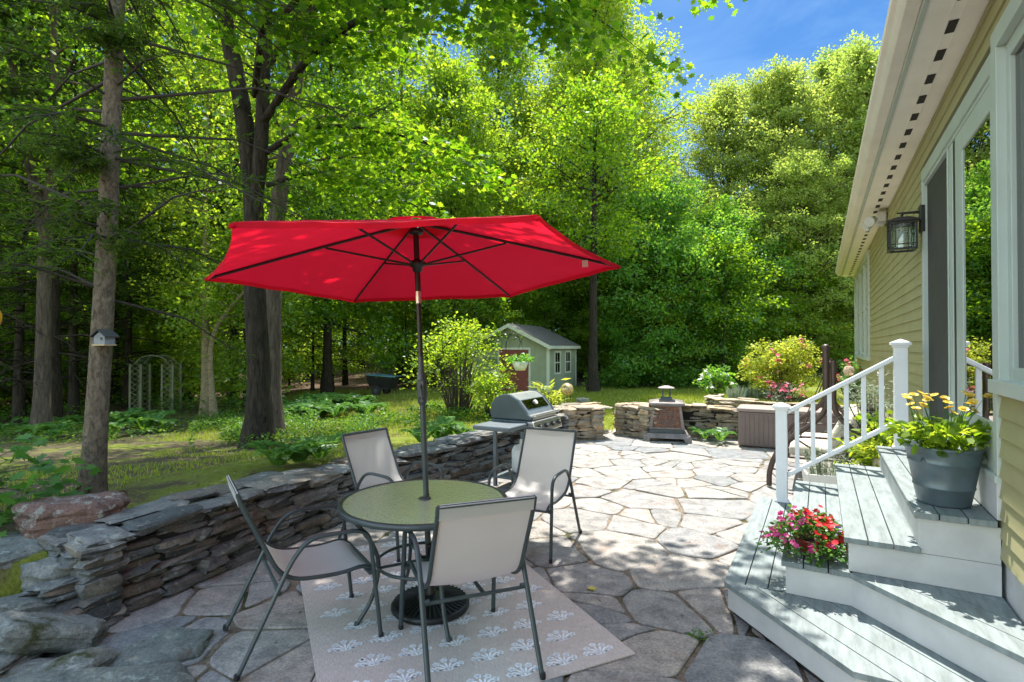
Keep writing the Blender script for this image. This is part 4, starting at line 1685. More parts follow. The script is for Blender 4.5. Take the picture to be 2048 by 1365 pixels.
p0 = tp((math.cos(ang[0]) * 1.13 + .0, math.sin(ang[0]) * 1.13 - .03, RIMZ + .045))
q.mm((p0.x - .02, p0.y - .002, p0.z - .028), (p0.x + .02, p0.y + .002, p0.z + .018))
q.build('care_tag', M['petal_white'], um)


# ------------------------------------------------------------------ chairs (local: sitter faces +y)
def make_chair(label):
    t = thing('patio_chair', label, 'chair', (0, 0, 0), 0, 'four sling chairs round the patio table')
    for s in (-1, 1):
        x = s * .285
        q = MB()
        pts = bend([(x * 1.03, .325, .006), (x * .99, .262, .60), (x, .20, .648), (x, -.07, .655), (x, -.16, .56), (x * 1.02, -.43, .006)], [.05, .07, .09, .08], 5)
        q.tube(pts, .0125, 8, flat=(1., 1.15))
        sf = q.build('side_frame', M['metal_dark'], t)
        for yy in (.325, -.43):
            f = MB(); f.lathe([(.015, 0.001), (.0165, .012), (.0145, .03)], (x * 1.03, yy, 0), 8)
            f.build('foot_cap', M['rubber'], sf)
    LP = [(-.425, .925), (-.405, .86), (-.205, .435), (.10, .405), (.235, .43), (.30, .385)]
    path = lambda x: bend([(x, y, z) for y, z in LP], [.05, .12, .2, .07], 6)
    q = MB()
    for s in (-1, 1):
        q.tube(path(s * .252), .012, 8)
    q.tube([(-.252, -.425, .925), (.252, -.425, .925)], .012, 8)
    q.tube([(-.25, .30, .385), (.25, .30, .385)], .010, 8)
    q.build('sling_frame', M['metal_dark'], t)
    q = MB()
    pl = path(0)
    n = 10
    vs, fs = [], []
    for p in pl:
        for j in range(n + 1):
            u = j / n * 2 - 1
            sag = .018 * (1 - u * u)
            vs.append((u * .246, p.y - sag * (.6 if p.z > .5 else 0), p.z - sag * (0 if p.z > .55 else 1) + .004))
    m = len(pl)
    for i in range(m - 1):
        for j in range(n):
            a = i * (n + 1) + j
            fs.append((a, a + 1, a + n + 2, a + n + 1))
    q.add(vs, fs, 0, True)
    q.add([(-.246, -.425, .938), (.246, -.425, .938), (.246, -.414, .86), (-.246, -.414, .86), (-.246, -.437, .93), (.246, -.437, .93), (.246, -.42, .86), (-.246, -.42, .86)], [(0, 1, 2, 3), (4, 7, 6, 5), (0, 4, 5, 1)], 0)
    q.build('sling', M['sling'], t, fix=False)
    q = MB()
    q.tube([(-.285, .262, .385), (.285, .262, .385)], .010, 8)
    q.tube([(-.285, -.225, .385), (.285, -.225, .385)], .010, 8)
    for s in (-1, 1):
        q.tube([(s * .286, -.235, .40), (s * .25, -.235, .40)], .012, 6)
        q.tube([(s * .272, .262, .385), (s * .272, .30, .385)], .014, 6)
    q.build('cross_bar', M['metal_dark'], t)
    return t


def place_chair(o, back_l, back_r, fx=None):
    """from the world positions of the two top corners of the back (as the sitter has them)"""
    l, r = Vector(back_l), Vector(back_r)
    x = (r - l); x.z = 0; x.normalize()
    y = Vector((-x.y, x.x, 0))
    c = (l + r) / 2
    o.location = c + y * .425
    o.location.z = .004
    o.rotation_euler = (0, 0, math.atan2(x.y, x.x))


ch0 = make_chair('chair with its greyish sling back turned to the viewer, nearest of the four')
place_chair(ch0, (-.348 - .01, 2.58, 0), (.123, 2.77, 0))
ch1 = copy_tree(ch0); ch1['label'] = 'chair seen from the side, alone beside the stone wall'
place_chair(ch1, (-1.70, 3.25, 0), (-1.41, 2.80, 0))
ch2 = copy_tree(ch0); ch2['label'] = 'chair behind the table near the wall, half hidden by the glass top'
place_chair(ch2, (-1.19, 5.17, 0), (-1.49, 4.74, 0))
ch3 = copy_tree(ch0); ch3['label'] = 'chair facing the viewer in front of the gas grill'
place_chair(ch3, (.602, 4.97, 0), (.11, 5.20, 0))
for c in (ch0,):
    c.location.z = .012

# ------------------------------------------------------------------ grill (local: x along the grill to the far end, y towards its back)
gr = thing('gas_grill', 'dark gas barbecue grill with a closed hood beside the stone wall', 'grill', hp(-3.2, 5.9), 0)
gr.rotation_euler = (0, 0, math.pi / 2 - TH)      # local x -> along a, local y -> -b (towards the wall)
X0, X1, Y0, Y1 = -.33, .40, -.27, .26
q = MB(); q.mm((X0, Y0 + .02, .70), (X1, Y1, .84)); q.build('firebox', M['grill_enamel'], gr, bev=.015)
hp_ = [(Y1 - .02, .845), (Y1 + .01, .90), (Y1 + .0, 1.00), (Y1 - .06, 1.09), (Y1 - .17, 1.135), (.0, 1.13), (-.10, 1.075), (-.19, .97), (-.235, .905), (Y0 - .02, .885), (Y0 - .02, .845)]
q = MB(); q.extrude([(X0 + .03, y, z) for y, z in hp_], (X1 - X0 - .06, 0, 0)); hood = q.build('hood', M['steel'], gr, bev=.012, seg=3)
for xx, w in ((X0, .045), (X1 - .045, .045)):
    q = MB(); q.extrude([(xx, y * 1.02, z + (.008 if z > .9 else 0)) for y, z in hp_], (w, 0, 0)); q.build('hood_end', M['grill_enamel'], hood, bev=.012, seg=3)
q = MB(); q.tube([(X0 + .03, Y0 - .05, .905), (X1 - .03, Y0 - .05, .905)], .014, 10)
for x in (X0 + .07, X1 - .07): q.tube([(x, Y0 - .05, .905), (x, Y0, .90)], .010, 8)
q.build('handle', M['steel'], hood)
q = MB(); q.tube([(.035, -.148, 1.02), (.035, -.168, 1.035)], .032, 16); q.build('thermometer', M['petal_white'], hood)
q = MB(); q.extrude([(X0 + .09, -.112, 1.065), (X1 - .09, -.112, 1.065), (X1 - .09, -.197, .965), (X0 + .09, -.197, .965)], (0, -.005, .004)); q.build('hood_window', M['glass_dark'], hood)
q = MB(); q.extrude([(X0 - .005, Y0 + .03, .835), (X0 - .005, Y0 - .05, .835), (X0 - .005, Y0 - .085, .70), (X0 - .005, Y0 - .03, .685), (X0 - .005, Y0 + .03, .70)], (X1 - X0 + .01, 0, 0))
cp = q.build('control_panel', M['steel'], gr, bev=.01)
for k in range(4):
    x = X0 + .10 + k * .175
    q = MB(); q.tube([(x, Y0 - .066, .77), (x, Y0 - .072, .768), (x, Y0 - .105, .762)], [.034, .027, .023], 14); q.build('knob', M['metal_black'], cp)
q = MB(); q.mm((X0 - .44, Y0 + .02, .765), (X0 - .005, Y1 - .02, .82)); q.build('side_shelf', M['grill_plastic'], gr, bev=.018, seg=3)
q = MB(); q.mm((X1 + .005, Y0 + .05, .765), (X1 + .06, Y1 - .05, .82)); q.build('side_shelf', M['grill_plastic'], gr, bev=.012)
for x in (X0 + .0, X1 - .05):
    for y in (Y0 + .06, Y1 - .05):
        q = MB(); q.mm((x, y - .02, .03 if x < 0 else .10), (x + .04, y + .02, .72)); q.build('leg', M['grill_plastic'], gr, bev=.004)
q = MB(); q.mm((X0, Y0 + .04, .13), (X1, Y1 - .03, .155)); q.build('bottom_shelf', M['grill_plastic'], gr, bev=.005)
for y in (Y0 + .05, Y1 - .04):
    q = MB(); q.tube([(X1 - .03, y - .02, .085), (X1 - .03, y + .02, .085)], .085, 20); w_o = q.build('wheel', M['rubber'], gr)
    q = MB(); q.tube([(X1 - .03, y - .024, .085), (X1 - .03, y + .024, .085)], .04, 12); q.build('hub', M['grill_plastic'], w_o)
q = MB(); q.lathe([(.0, .16), (.13, .16), (.15, .19), (.15, .42), (.12, .48), (.05, .50), (.05, .56), (.0, .56)], (.02, 0, 0), 20); q.build('gas_bottle', M['pot_white'], gr)

# ------------------------------------------------------------------ fire pit
fp = thing('fire_pit', 'square bronze fire pit with a chimney cap and flared base', 'fire pit', Vector((2.88, 10.12, 0)), R(-14))
fp.scale = (1.08, 1.08, 1.08)


def frustum(mb, w0, z0, w1, z1, mi=0):
    vs = [(x * w0, y * w0, z0) for x, y in ((-1, -1), (1, -1), (1, 1), (-1, 1))] + [(x * w1, y * w1, z1) for x, y in ((-1, -1), (1, -1), (1, 1), (-1, 1))]
    mb.add(vs, [(3, 2, 1, 0), (4, 5, 6, 7), (0, 1, 5, 4), (1, 2, 6, 5), (2, 3, 7, 6), (3, 0, 4, 7)], mi)


q = MB()
for sx in (-1, 1):
    for sy in (-1, 1):
        vs = []
        q.extrude([(sx * .40, sy * .40, .0), (sx * .29, sy * .40, .0), (sx * .26, sy * .37, .055), (sx * .37, sy * .37, .11), (sx * .385, sy * .385, .06)], (0, -sy * .10, 0))
frustum(q, .385, .055, .335, .135)
q.build('base', M['bronze'], fp, bev=.006)
q = MB(); frustum(q, .285, .135, .275, .20); q.build('ash_drawer', M['metal_dark'], fp, bev=.006)
q = MB()
for sx in (-1, 1):
    for sy in (-1, 1):
        q.add([(sx * (.285 - i) , sy * (.285 - j), .20) for i, j in ((0, 0), (.05, 0), (.05, .05), (0, .05))] + [(sx * (.235 - i), sy * (.235 - j), .60) for i, j in ((0, 0), (.045, 0), (.045, .045), (0, .045))],
              [(0, 1, 2, 3), (7, 6, 5, 4), (0, 4, 5, 1), (1, 5, 6, 2), (2, 6, 7, 3), (3, 7, 4, 0)])
for z, w in ((.215, .283), (.585, .237)):
    for s in (-1, 1):
        q.mm((-w, s * w - .012, z - .015), (w, s * w + .012, z + .015)); q.mm((s * w - .012, -w, z - .015), (s * w + .012, w, z + .015))
q.build('frame', M['bronze'], fp, bev=.003)
for k in range(4):
    Rm = Matrix.Rotation(k * math.pi / 2, 3, 'Z')
    q = MB()
    q.add([Rm @ Vector(v) for v in ((-.25, -.272, .22), (.25, -.272, .22), (.205, -.226, .58), (-.205, -.226, .58), (-.25, -.262, .22), (.25, -.262, .22), (.205, -.216, .58), (-.205, -.216, .58))], [(0, 1, 2, 3), (7, 6, 5, 4)])
    sc_o = q.build('mesh_screen', M['screen_rust'], fp)
    q = MB()
    pts = []
    for i in range(60):
        a = i * .42
        r = .03 + .13 * i / 60
        z = .40 + r * math.sin(a) * .95
        y = -.274 + (z - .22) / .36 * .046 - .002
        pts.append(Rm @ Vector((r * 1.15 * math.cos(a), y, z)))
    q.tube(pts, .006, 4)
    q.build('scrollwork', M['bronze'], sc_o)
q = MB(); frustum(q, .30, .60, .285, .635); frustum(q, .285, .635, .12, .675); q.build('hood', M['bronze'], fp, bev=.004)
q = MB(); frustum(q, .10, .67, .085, .715)
for sx in (-1, 1):
    for sy in (-1, 1): q.mm((sx * .06 - .012, sy * .06 - .012, .71), (sx * .06 + .012, sy * .06 + .012, .865))
q.build('chimney', M['metal_dark'], fp, bev=.003)
q = MB(); frustum(q, .125, .86, .135, .878); frustum(q, .135, .878, .03, .912); q.build('chimney_cap', M['bronze'], fp, bev=.004)

# ------------------------------------------------------------------ storage box (local x along b)
bx = thing('storage_box', 'brown plastic deck storage box with a grooved front', 'storage box', hp(-.35, 10.36), -TH)
W2, D2 = .88, .36
q = MB(); q.mm((-W2, -D2, .02), (W2, D2, .60))
q.build('body', M['box_brown'], bx, bev=.02, seg=3)
q = MB()
x = -W2 + .05
while x < W2 - .04:
    q.mm((x, -D2 - .006, .05), (x + .062, -D2 + .002, .565)); x += .072
y = -D2 + .05
while y < D2 - .04:
    q.mm((-W2 - .006, y, .05), (-W2 + .002, y + .062, .565)); y += .072
q.build('plank_panel', M['box_brown'], bx, bev=.004)
q = MB(); q.extrude([(-W2 - .02, -D2 - .022, .605), (-W2 - .02, D2 + .02, .605), (-W2 - .02, D2 + .01, .66), (-W2 - .02, 0, .685), (-W2 - .02, -D2 - .012, .66)], (2 * W2 + .04, 0, 0)); q.build('lid', M['box_lid'], bx, bev=.012)

# ------------------------------------------------------------------ porch swing (local x = b, y = a)
sw = thing('porch_swing', 'brown metal porch swing with ivory cushions behind the stair railing', 'swing', hp(.08, 8.1), -TH)
for ya, ztop, nm in ((-.78, 1.66, 0), (.82, 1.66, 1)):
    q = MB()
    q.tube([(-.02, ya, 1.05), (-.02, ya, ztop)], .036, 10)
    q.tube([(.055, ya, 1.05), (.055, ya, ztop - .12)], .030, 10)
    for s, x0 in ((-1, -.02), (1, .055)):
        q.tube(spline([(x0, ya, 1.06), (x0 + s * .03, ya, .93), (x0 + s * .16, ya, .78), (x0 + s * .36, ya, .62), (x0 + s * .52, ya, .42), (x0 + s * .60, ya, .20), (x0 + s * .61, ya, .01)], 5), .024, 8, flat=(1., 1.3))
    q.tube([(-.60, ya, .22), (.63, ya, .22)], .012, 6)
    q.tube(spline([(-.33, ya, .60), (-.1, ya, .47), (.15, ya, .47), (.36, ya, .60)], 4), .012, 6)
    fr = q.build('end_frame', M['metal_brown'], sw)
    q = MB(); q.sphere((-.02, ya, ztop + .03), .048, 14, 9); q.build('finial', M['metal_brown'], fr)
q = MB(); q.tube([(.02, -.78, 1.50), (.02, .82, 1.50)], .026, 10); q.build('top_bar', M['metal_brown'], sw)
q = MB(); q.tube([(.62, -.78, .12), (.62, .82, .12)], .018, 8); q.build('floor_bar', M['metal_brown'], sw)
for ya in (-.66, .70):
    for xx in (-.30, .34):
        q = MB(); q.tube([(.02, ya, 1.48), (xx, ya, .60 if xx < 0 else .72)], .008, 6); q.build('hanging_rod', M['metal_brown'], sw)
q = MB()
for xx in (-.42, -.05, .20): q.tube([(xx, -.66, .36), (xx, .70, .36)], .014, 8)
for ya in (-.66, .70):
    q.tube(bend([(-.42, ya, .36), (.20, ya, .36), (.44, ya, .98)], .08), .016, 8)
    q.tube(spline([(-.42, ya, .36), (-.44, ya, .50), (-.30, ya, .61), (.0, ya, .62), (.30, ya, .66)], 5), .014, 8)
sf = q.build('seat_frame', M['metal_brown'], sw)
q = MB()
q.tube([(.44, -.66, .98), (.44, .70, .98)], .016, 8)
for k in range(13):
    y = -.62 + k * .105
    q.tube([(.22, y, .40), (.43, y + (.06 if k % 2 else -.06), .96)], .006, 5)
    q.tube([(.22, y, .40), (.43, y + (-.10 if k % 2 else .10), .96)], .005, 5)
q.build('backrest', M['metal_brown'], sf)
for ya in (-.31, .36):
    q = MB(); q.box((-.12, ya, .435), (.60, .63, .13)); q.build('seat_cushion', M['cushion'], sw, bev=.05, seg=4)
    q = MB(); q.box((.245, ya, .70), (.12, .62, .46), rot=Matrix.Rotation(R(20), 3, 'Y')); q.build('back_cushion', M['cushion'], sw, bev=.05, seg=4)
q = MB(); q.box((.12, -.42, .66), (.14, .36, .34), rot=Matrix.Rotation(R(26), 3, 'Y') @ Matrix.Rotation(R(14), 3, 'X')); q.build('pillow', M['cushion'], sw, bev=.06, seg=4)
# ------------------------------------------------------------------ shed (local x: along the gable front to the right corner, y: back)
al = R(25)
shc = Vector((1.38, 20.5, 0))
sh = thing('garden_shed', 'small grey-green gabled garden shed with a red door on the far lawn', 'shed', shc + Vector((0, 0, gz(1.4, 20.5))), -al)
SW, SD_, SE, SP = 3.25, 3.3, 1.80, 2.58
q = MB()
q.extrude([(-SW, 0, -.1), (0, 0, -.1), (0, 0, SE), (-SW / 2, 0, SP - .03), (-SW, 0, SE)], (0, SD_, 0))
x = -SW + .1
while x < 0:
    zt_ = SE + (SP - SE) * (1 - abs(x + SW / 2) / (SW / 2)) - .06
    q.mm((x - .004, -.006, 0), (x + .004, .0, zt_)); x += .2
q.build('wall', M['shed_green'], sh)
q = MB()
for s, xa, xb in ((1, -SW - .14, -SW / 2), (-1, .14, -SW / 2)):
    za = SE - .07
    q.extrude([(xa, -.18, za), (xb, -.18, SP), (xb, -.18, SP + .06), (xa, -.18, za + .06)], (0, SD_ + .32, 0))
rf_ = q.build('roof', M['shingle'], sh)
q = MB()
for xa in (-SW - .15, .15):
    za = SE - .075
    q.extrude([(xa, -.20, za - .10), (-SW / 2, -.20, SP - .10), (-SW / 2, -.20, SP + .045), (xa, -.20, za + .045)], (0, .028, 0))
q.mm((.135, -.19, SE - .15), (.165, SD_ + .14, SE - .03))
q.build('rake_board', M['shed_trim'], sh)
q = MB()
for x in (-SW, -.06): q.mm((x - .012, -.022, 0), (x + .08, .0, SE - .02))
q.mm((-.0, -.02, 0), (.022, .09, SE - .1)); q.mm((0, SD_ - .09, 0), (.022, SD_, SE - .1))
q.build('corner_board', M['shed_trim'], sh)
q = MB(); q.mm((-2.05, -.03, 0), (-.80, .0, 1.62)); dd_ = q.build('door', M['shed_door'], sh)
q = MB()
q.mm((-2.13, -.045, 0), (-2.05, -.005, 1.70)); q.mm((-.80, -.045, 0), (-.72, -.005, 1.70)); q.mm((-2.05, -.045, 1.62), (-.80, -.005, 1.70))
q.build('frame', M['shed_trim'], dd_)
q = MB(); q.mm((-1.42, -.05, .8), (-1.38, -.03, .95)); q.build('handle', M['metal_black'], dd_)
for yc in (.95, 2.2):
    q = MB()
    w, z0, z1 = .27, .72, 1.50
    q.mm((.0, yc - w - .07, z0 - .07), (.03, yc - w, z1 + .07)); q.mm((.0, yc + w, z0 - .07), (.03, yc + w + .07, z1 + .07))
    q.mm((.0, yc - w, z1), (.03, yc + w, z1 + .07)); q.mm((.0, yc - w, z0 - .07), (.03, yc + w, z0))
    q.mm((.004, yc - w, 1.09), (.02, yc + w, 1.13)); q.mm((.004, yc - .012, z0), (.016, yc + .012, z1))
    wo = q.build('window', M['shed_trim'], sh)
    q = MB(); q.mm((.002, yc - w, z0), (.008, yc + w, z1)); q.build('pane', M['glass_dark'], wo)
    q = MB(); q.mm((-.01, yc - w, z0), (.0015, yc + w, z1)); q.build('dark_interior', M['room_dark'], wo)

# ------------------------------------------------------------------ dump cart
ca = thing('garden_cart', 'blue and black two-wheeled garden cart parked at the edge of the woods', 'cart', on(768, 19.6), R(-20))
ca.scale = (.82, .9, .95)
q = MB()
tub_o = [(-.55, -.30, .38), (.42, -.26, .30), (.62, -.36, .74), (-.66, -.38, .80)]
out_ = [Vector(v) for v in tub_o] + [Vector((v[0], -v[1], v[2])) for v in tub_o]
q.add(out_, [(0, 1, 2, 3), (7, 6, 5, 4), (0, 4, 5, 1), (1, 5, 6, 2), (3, 7, 4, 0)])
ins_ = [Vector((v.x * .94, v.y * .92, v.z + (.03 if i % 4 < 2 else .002))) for i, v in enumerate(out_)]
q.add(ins_, [(3, 2, 1, 0), (4, 5, 6, 7), (1, 5, 4, 0), (2, 6, 5, 1), (0, 4, 7, 3)], 1)
q.build('tub', [M['metal_black'], M['cart_blue']], ca, fix=False)
q = MB(); q.tube([(-.66, -.38, .80), (.62, -.36, .74), (.62, .36, .74), (-.66, .38, .80), (-.66, -.38, .80)], .028, 6); q.build('rim', M['cart_blue'], ca)
q = MB(); q.tube([(.55, 0, .40), (.85, 0, .35), (1.1, 0, .75)], .02, 6); q.tube([(1.1, -.15, .75), (1.1, .15, .75)], .018, 6); q.tube([(-.3, -.3, .30), (.4, -.3, .30), (.4, .3, .30), (-.3, .3, .30)], .02, 6); q.tube([(.45, .2, .30), (.5, .2, .02)], .018, 6); q.build('handle', M['metal_black'], ca)
for s in (-1, 1):
    q = MB(); q.tube([(-.12, s * .33, .21), (-.12, s * .42, .21)], .21, 18); wh = q.build('wheel', M['rubber'], ca)
    q = MB(); q.tube([(-.12, s * .32, .21), (-.12, s * .43, .21)], .09, 12); q.build('hub', M['metal_dark'], wh)

# ------------------------------------------------------------------ arbor
pL, pR = on(279, 17.6), on(346, 17.9)
ar = thing('garden_arbor', 'weathered white lattice garden arbor with an arched top at the wood edge', 'arbor', (pL + pR) / 2, R(8))
hw = (pR - pL).length / 2
HA = 1.55
for s in (-1, 1):
    q = MB()
    for dx in (-.16, .16):
        for dy in (-.28, .28):
            q.mm((s * hw + dx - .03, dy - .03, -.3), (s * hw + dx + .03, dy + .03, HA))
    po = q.build('post', M['arbor_white'], ar)
    q = MB()
    for dy in (-.30, .30):
        for k in range(9):
            z = .1 + k * .17
            q.tube([(s * hw - .16, dy, z), (s * hw + .16, dy, z + .24)], .012, 4)
            q.tube([(s * hw + .16, dy, z), (s * hw - .16, dy, z + .24)], .012, 4)
    for k in range(10): q.mm((s * hw - .17, -.3, .1 + k * .16), (s * hw - .15, .3, .13 + k * .16))
    q.build('lattice', M['arbor_white'], po)
q = MB()
for dy in (-.28, .28):
    for rr in (hw,):
        q.tube([(rr * math.cos(t), dy, HA + .28 * rr / hw * math.sin(t)) for t in [math.pi * i / 16 for i in range(17)]], .022, 6)
for i in range(1, 12):
    t = math.pi * i / 12
    q.tube([(hw * 1.0 * math.cos(t), -.32, HA + .28 * math.sin(t)), (hw * math.cos(t), .32, HA + .28 * math.sin(t))], .012, 4)
q.build('arch', M['arbor_white'], ar)

# ------------------------------------------------------------------ birdhouse tree, birdhouse
tp1 = on(186, 4.72)
rng = np.random.default_rng(77)
t1t = MB()
H1 = 15.
leanx = .033
def t1p(z): return Vector((leanx * z + .02 * math.sin(z * .8), .012 * z, z))
def t1r(z): return .088 * (1 - max(z, 0) / 17.) * (1 + .35 * math.exp(-max(z, 0) / .22))
zz = [-.3, 0, .12, .3, .6, 1, 1.5, 2, 2.6, 3.2, 4, 5, 6, 7, 8, 9, 10, 11, 12, 13, 14, 15]
t1t.tube([t1p(z) for z in zz], [t1r(z) for z in zz], 14)
lv = Leaves()
for i in range(210):
    z = rng.uniform(1.7, 14.6) if i % 3 else rng.uniform(1.9, 6.5)
    a = rng.random() * 6.283
    dead = z < 6.5
    ln = (rng.uniform(.5, 2.3) if dead else rng.uniform(1.2, 2.6) * (1 - (z - 6.5) / 10))
    el = R(rng.normal(-3 if dead else 2, 11))
    d = Vector((math.cos(a) * math.cos(el), math.sin(a) * math.cos(el), math.sin(el)))
    if dead and d.y < -.35: ln *= .45
    p0 = t1p(z) + d * t1r(z) * .6
    pm = p0 + d * ln * .5 + Vector((0, 0, .04 * ln)); p3 = p0 + d * ln - Vector((0, 0, .10 * ln))
    t1t.tube([p0, pm, p3], [.009 + .004 * ln, .007 + .002 * ln, .003], 5, 1, cap=False)
    sd_ = Vector((-math.sin(a), math.cos(a), 0))
    for q_ in range(9 if dead else 5):
        f = rng.uniform(.2, .98)
        s0 = p0.lerp(pm, f * 2) if f < .5 else pm.lerp(p3, f * 2 - 1)
        s1 = s0 + (d * .65 + sd_ * (1 if q_ % 2 else -1) * rng.uniform(.4, .9)) * ln * rng.uniform(.12, .34) + Vector((0, 0, rng.uniform(-.16, .02)))
        t1t.tube([s0, s0.lerp(s1, .55) + Vector((0, 0, .015)), s1], [.0045, .003, .0018], 3, 1, cap=False)
        if rng.random() < (.62 if dead else .0):
            n = rng.integers(10, 46)
            fr_ = rng.random(n)[:, None]
            lv.add(np.array(s0) + np.array(s1 - s0) * fr_ + rng.normal(0, .02, (n, 3)), rng.normal(0, .5, (n, 3)) + np.array((0, 0, 1.)), np.array(s1 - s0)[None] * 3 + rng.normal(0, .6, (n, 3)), rng.uniform(.04, .10, n))
    if not dead:
        n = int(170 * rng.uniform(.6, 1.3))
        f = rng.random(n) ** .8
        P = np.array(p0) + np.array(p3 - p0) * f[:, None] + np.array(sd_) * (rng.uniform(-1, 1, n) * .3 * ln * np.sin(np.pi * np.clip(f, 0, .95)))[:, None]
        P[:, 2] += rng.normal(-.05, .07, n)
        lv.add(P, rng.normal(0, .4, (n, 3)) + np.array((0, 0, 1.)), np.array(d) + rng.normal(0, .6, (n, 3)), rng.uniform(.07, .16, n))
plant_tree('spruce_tree', 'straight grey-barked spruce with dead side twigs and a birdhouse, nearest trunk at left', 'tree', tp1, t1t, lv, NEEDLE, [M['bark_spruce'], M['dead_branch']], M['needle'])
bz = 1.58 - .0
bh = thing('birdhouse', 'small grey birdhouse with a yellow base nailed to the spruce trunk', 'birdhouse', tp1 + t1p(bz - tp1.z) + Vector((.10, -.045, -.0)), R(-12))
bh.location = (-3.552, 4.66, 1.725)
bh.scale = (.8, .8, .8)
q = MB(); q.extrude([(0, -.06, 0), (.14, -.06, 0), (.14, -.06, .085), (.07, -.06, .135), (0, -.06, .085)], (0, .12, 0)); bo = q.build('box', M['house_grey'], bh)
q = MB()
q.extrude([(-.03, -.085, .075), (.07, -.085, .150), (.07, -.085, .162), (-.03, -.085, .087)], (0, .17, 0)); q.extrude([(.17, -.085, .075), (.07, -.085, .150), (.07, -.085, .162), (.17, -.085, .087)], (0, .17, 0))
q.build('roof', M['room_dark'], bh)
q = MB(); q.mm((-.01, -.075, -.014), (.15, .07, 0)); q.build('floor_board', M['tan_wood'], bh)
q = MB(); q.tube([(.095, -.064, .062), (.095, -.059, .062)], .016, 14); q.build('entrance_hole', M['metal_black'], bo)

# ------------------------------------------------------------------ yellow ornament at the left edge
yl = at(-46, 2.6, 1.845)
yo = thing('hanging_ornament', 'yellow rounded ornament hanging at the far left edge', 'ornament', yl)
q = MB(); q.sphere((0, 0, 0), .088, 24, 16, sz=1.0); q.build('globe', M['yellow'], yo)
q = MB(); q.tube([(0, 0, .09), (.01, .02, 1.9)], .003, 5); q.tube(spline([(.01, .02, 1.9), (-.3, .1, 2.0), (-.7, .3, 1.2), (-.75, .3, gz(yl.x - .75, yl.y + .3) - yl.z - .2)], 6), .008, 6); q.build('hook_pole', M['metal_black'], yo)

# ------------------------------------------------------------------ garden globe, hook with basket
gp = Vector((1.0, 10.5, gz(1.0, 10.5)))
gp = on(1134, 11.2)
go = thing('garden_globe', 'speckled gold garden globe on a wire stand behind the grill', 'globe', gp)
q = MB(); q.sphere((0, 0, .83 - gp.z), .135, 20, 14); q.build('ball', M['ball'], go)
q = MB()
for k in range(3):
    a = 2.1 * k + .4
    q.tube([(.14 * math.cos(a), .14 * math.sin(a), -.1), (.05 * math.cos(a), .05 * math.sin(a), .45), (.09 * math.cos(a), .09 * math.sin(a), .73)], .006, 5)
q.tube([(.09 * math.cos(t * .5236), .09 * math.sin(t * .5236), .735) for t in range(13)], .006, 5)
q.build('stand', M['metal_black'], go)
hk = on(1012, 13.2)
ho = thing('shepherd_hook', 'thin black shepherd hook rising from the shrub before the shed', 'plant hook', hk)
q = MB(); q.tube(spline([(0, 0, -.2), (0, 0, 1.6), (.03, 0, 1.86), (.16, 0, 2.02), (.30, 0, 1.95), (.345, 0, 1.82), (.40, 0, 1.88)], 6), .011, 6); q.build('pole', M['metal_black'], ho)
q = MB(); q.tube([(0, 0, .0), (.12, 0, .0)], .008, 5); q.build('step', M['metal_black'], ho)
hb = thing('hanging_basket', 'white hanging pot of trailing greenery on the shepherd hook', 'hanging basket', hk + Vector((.345, 0, 1.12)))
q = MB(); q.lathe([(.0, 0), (.12, .0), (.17, .10), (.20, .21), (.19, .215), (.0, .19)], n=20); q.build('pot', M['pot_white'], hb)
q = MB()
for k in range(3): q.tube([(.19 * math.cos(k * 2.1), .19 * math.sin(k * 2.1), .2), (0, 0, .70)], .004, 4)
q.build('hanger', M['metal_black'], hb)
rng = np.random.default_rng(4)
lv = Leaves()
for k in range(26):
    a = rng.random() * 6.28
    spray(lv, rng, (.12 * math.cos(a), .12 * math.sin(a), .25 + rng.random() * .14), (math.cos(a), math.sin(a), .3), .16, 16, .07, droop=.6)
link('foliage', lv.mesh('foliage', KITE, M['leaf_deep']), hb)


# ------------------------------------------------------------------ pots with plants
def stalks(mb, base, n, r0, h, spread, rng, rad=.003):
    tips = []
    for k in range(n):
        a = rng.random() * 6.283
        rr = r0 * rng.random() ** .5
        p = Vector(base) + Vector((rr * math.cos(a), rr * math.sin(a), 0))
        d = Vector((math.cos(a), math.sin(a), 0)) * spread * rng.uniform(.3, 1)
        t = p + d + Vector((0, 0, h * rng.uniform(.7, 1.1)))
        mb.tube([p, p.lerp(t, .5) - d * .12, t], [rad, rad * .8, rad * .6], 4, cap=False)
        tips.append(t)
    return tips


def bloom(lv, rng, p, r, n=8, up=None, cup=.25):
    """ring of petals"""
    up = np.array(up if up is not None else (rng.normal(0, .35), rng.normal(0, .35) - .25, 1.))
    up = up / np.linalg.norm(up)
    x = np.cross(up, (.3, .9, .1)); x /= np.linalg.norm(x)
    y = np.cross(up, x)
    a = np.arange(n) * 6.2832 / n + rng.random()
    T = np.cos(a)[:, None] * x + np.sin(a)[:, None] * y + cup * up
    lv.add(np.repeat(np.array(p)[None], n, 0), np.repeat(up[None], n, 0) - T * .3, T, np.full(n, r))


PETAL = (np.array([(0, 0, 0), (.28, .45, .03), (.34, .8, .03), (0, 1, 0), (-.34, .8, .03), (-.28, .45, .03)]), )

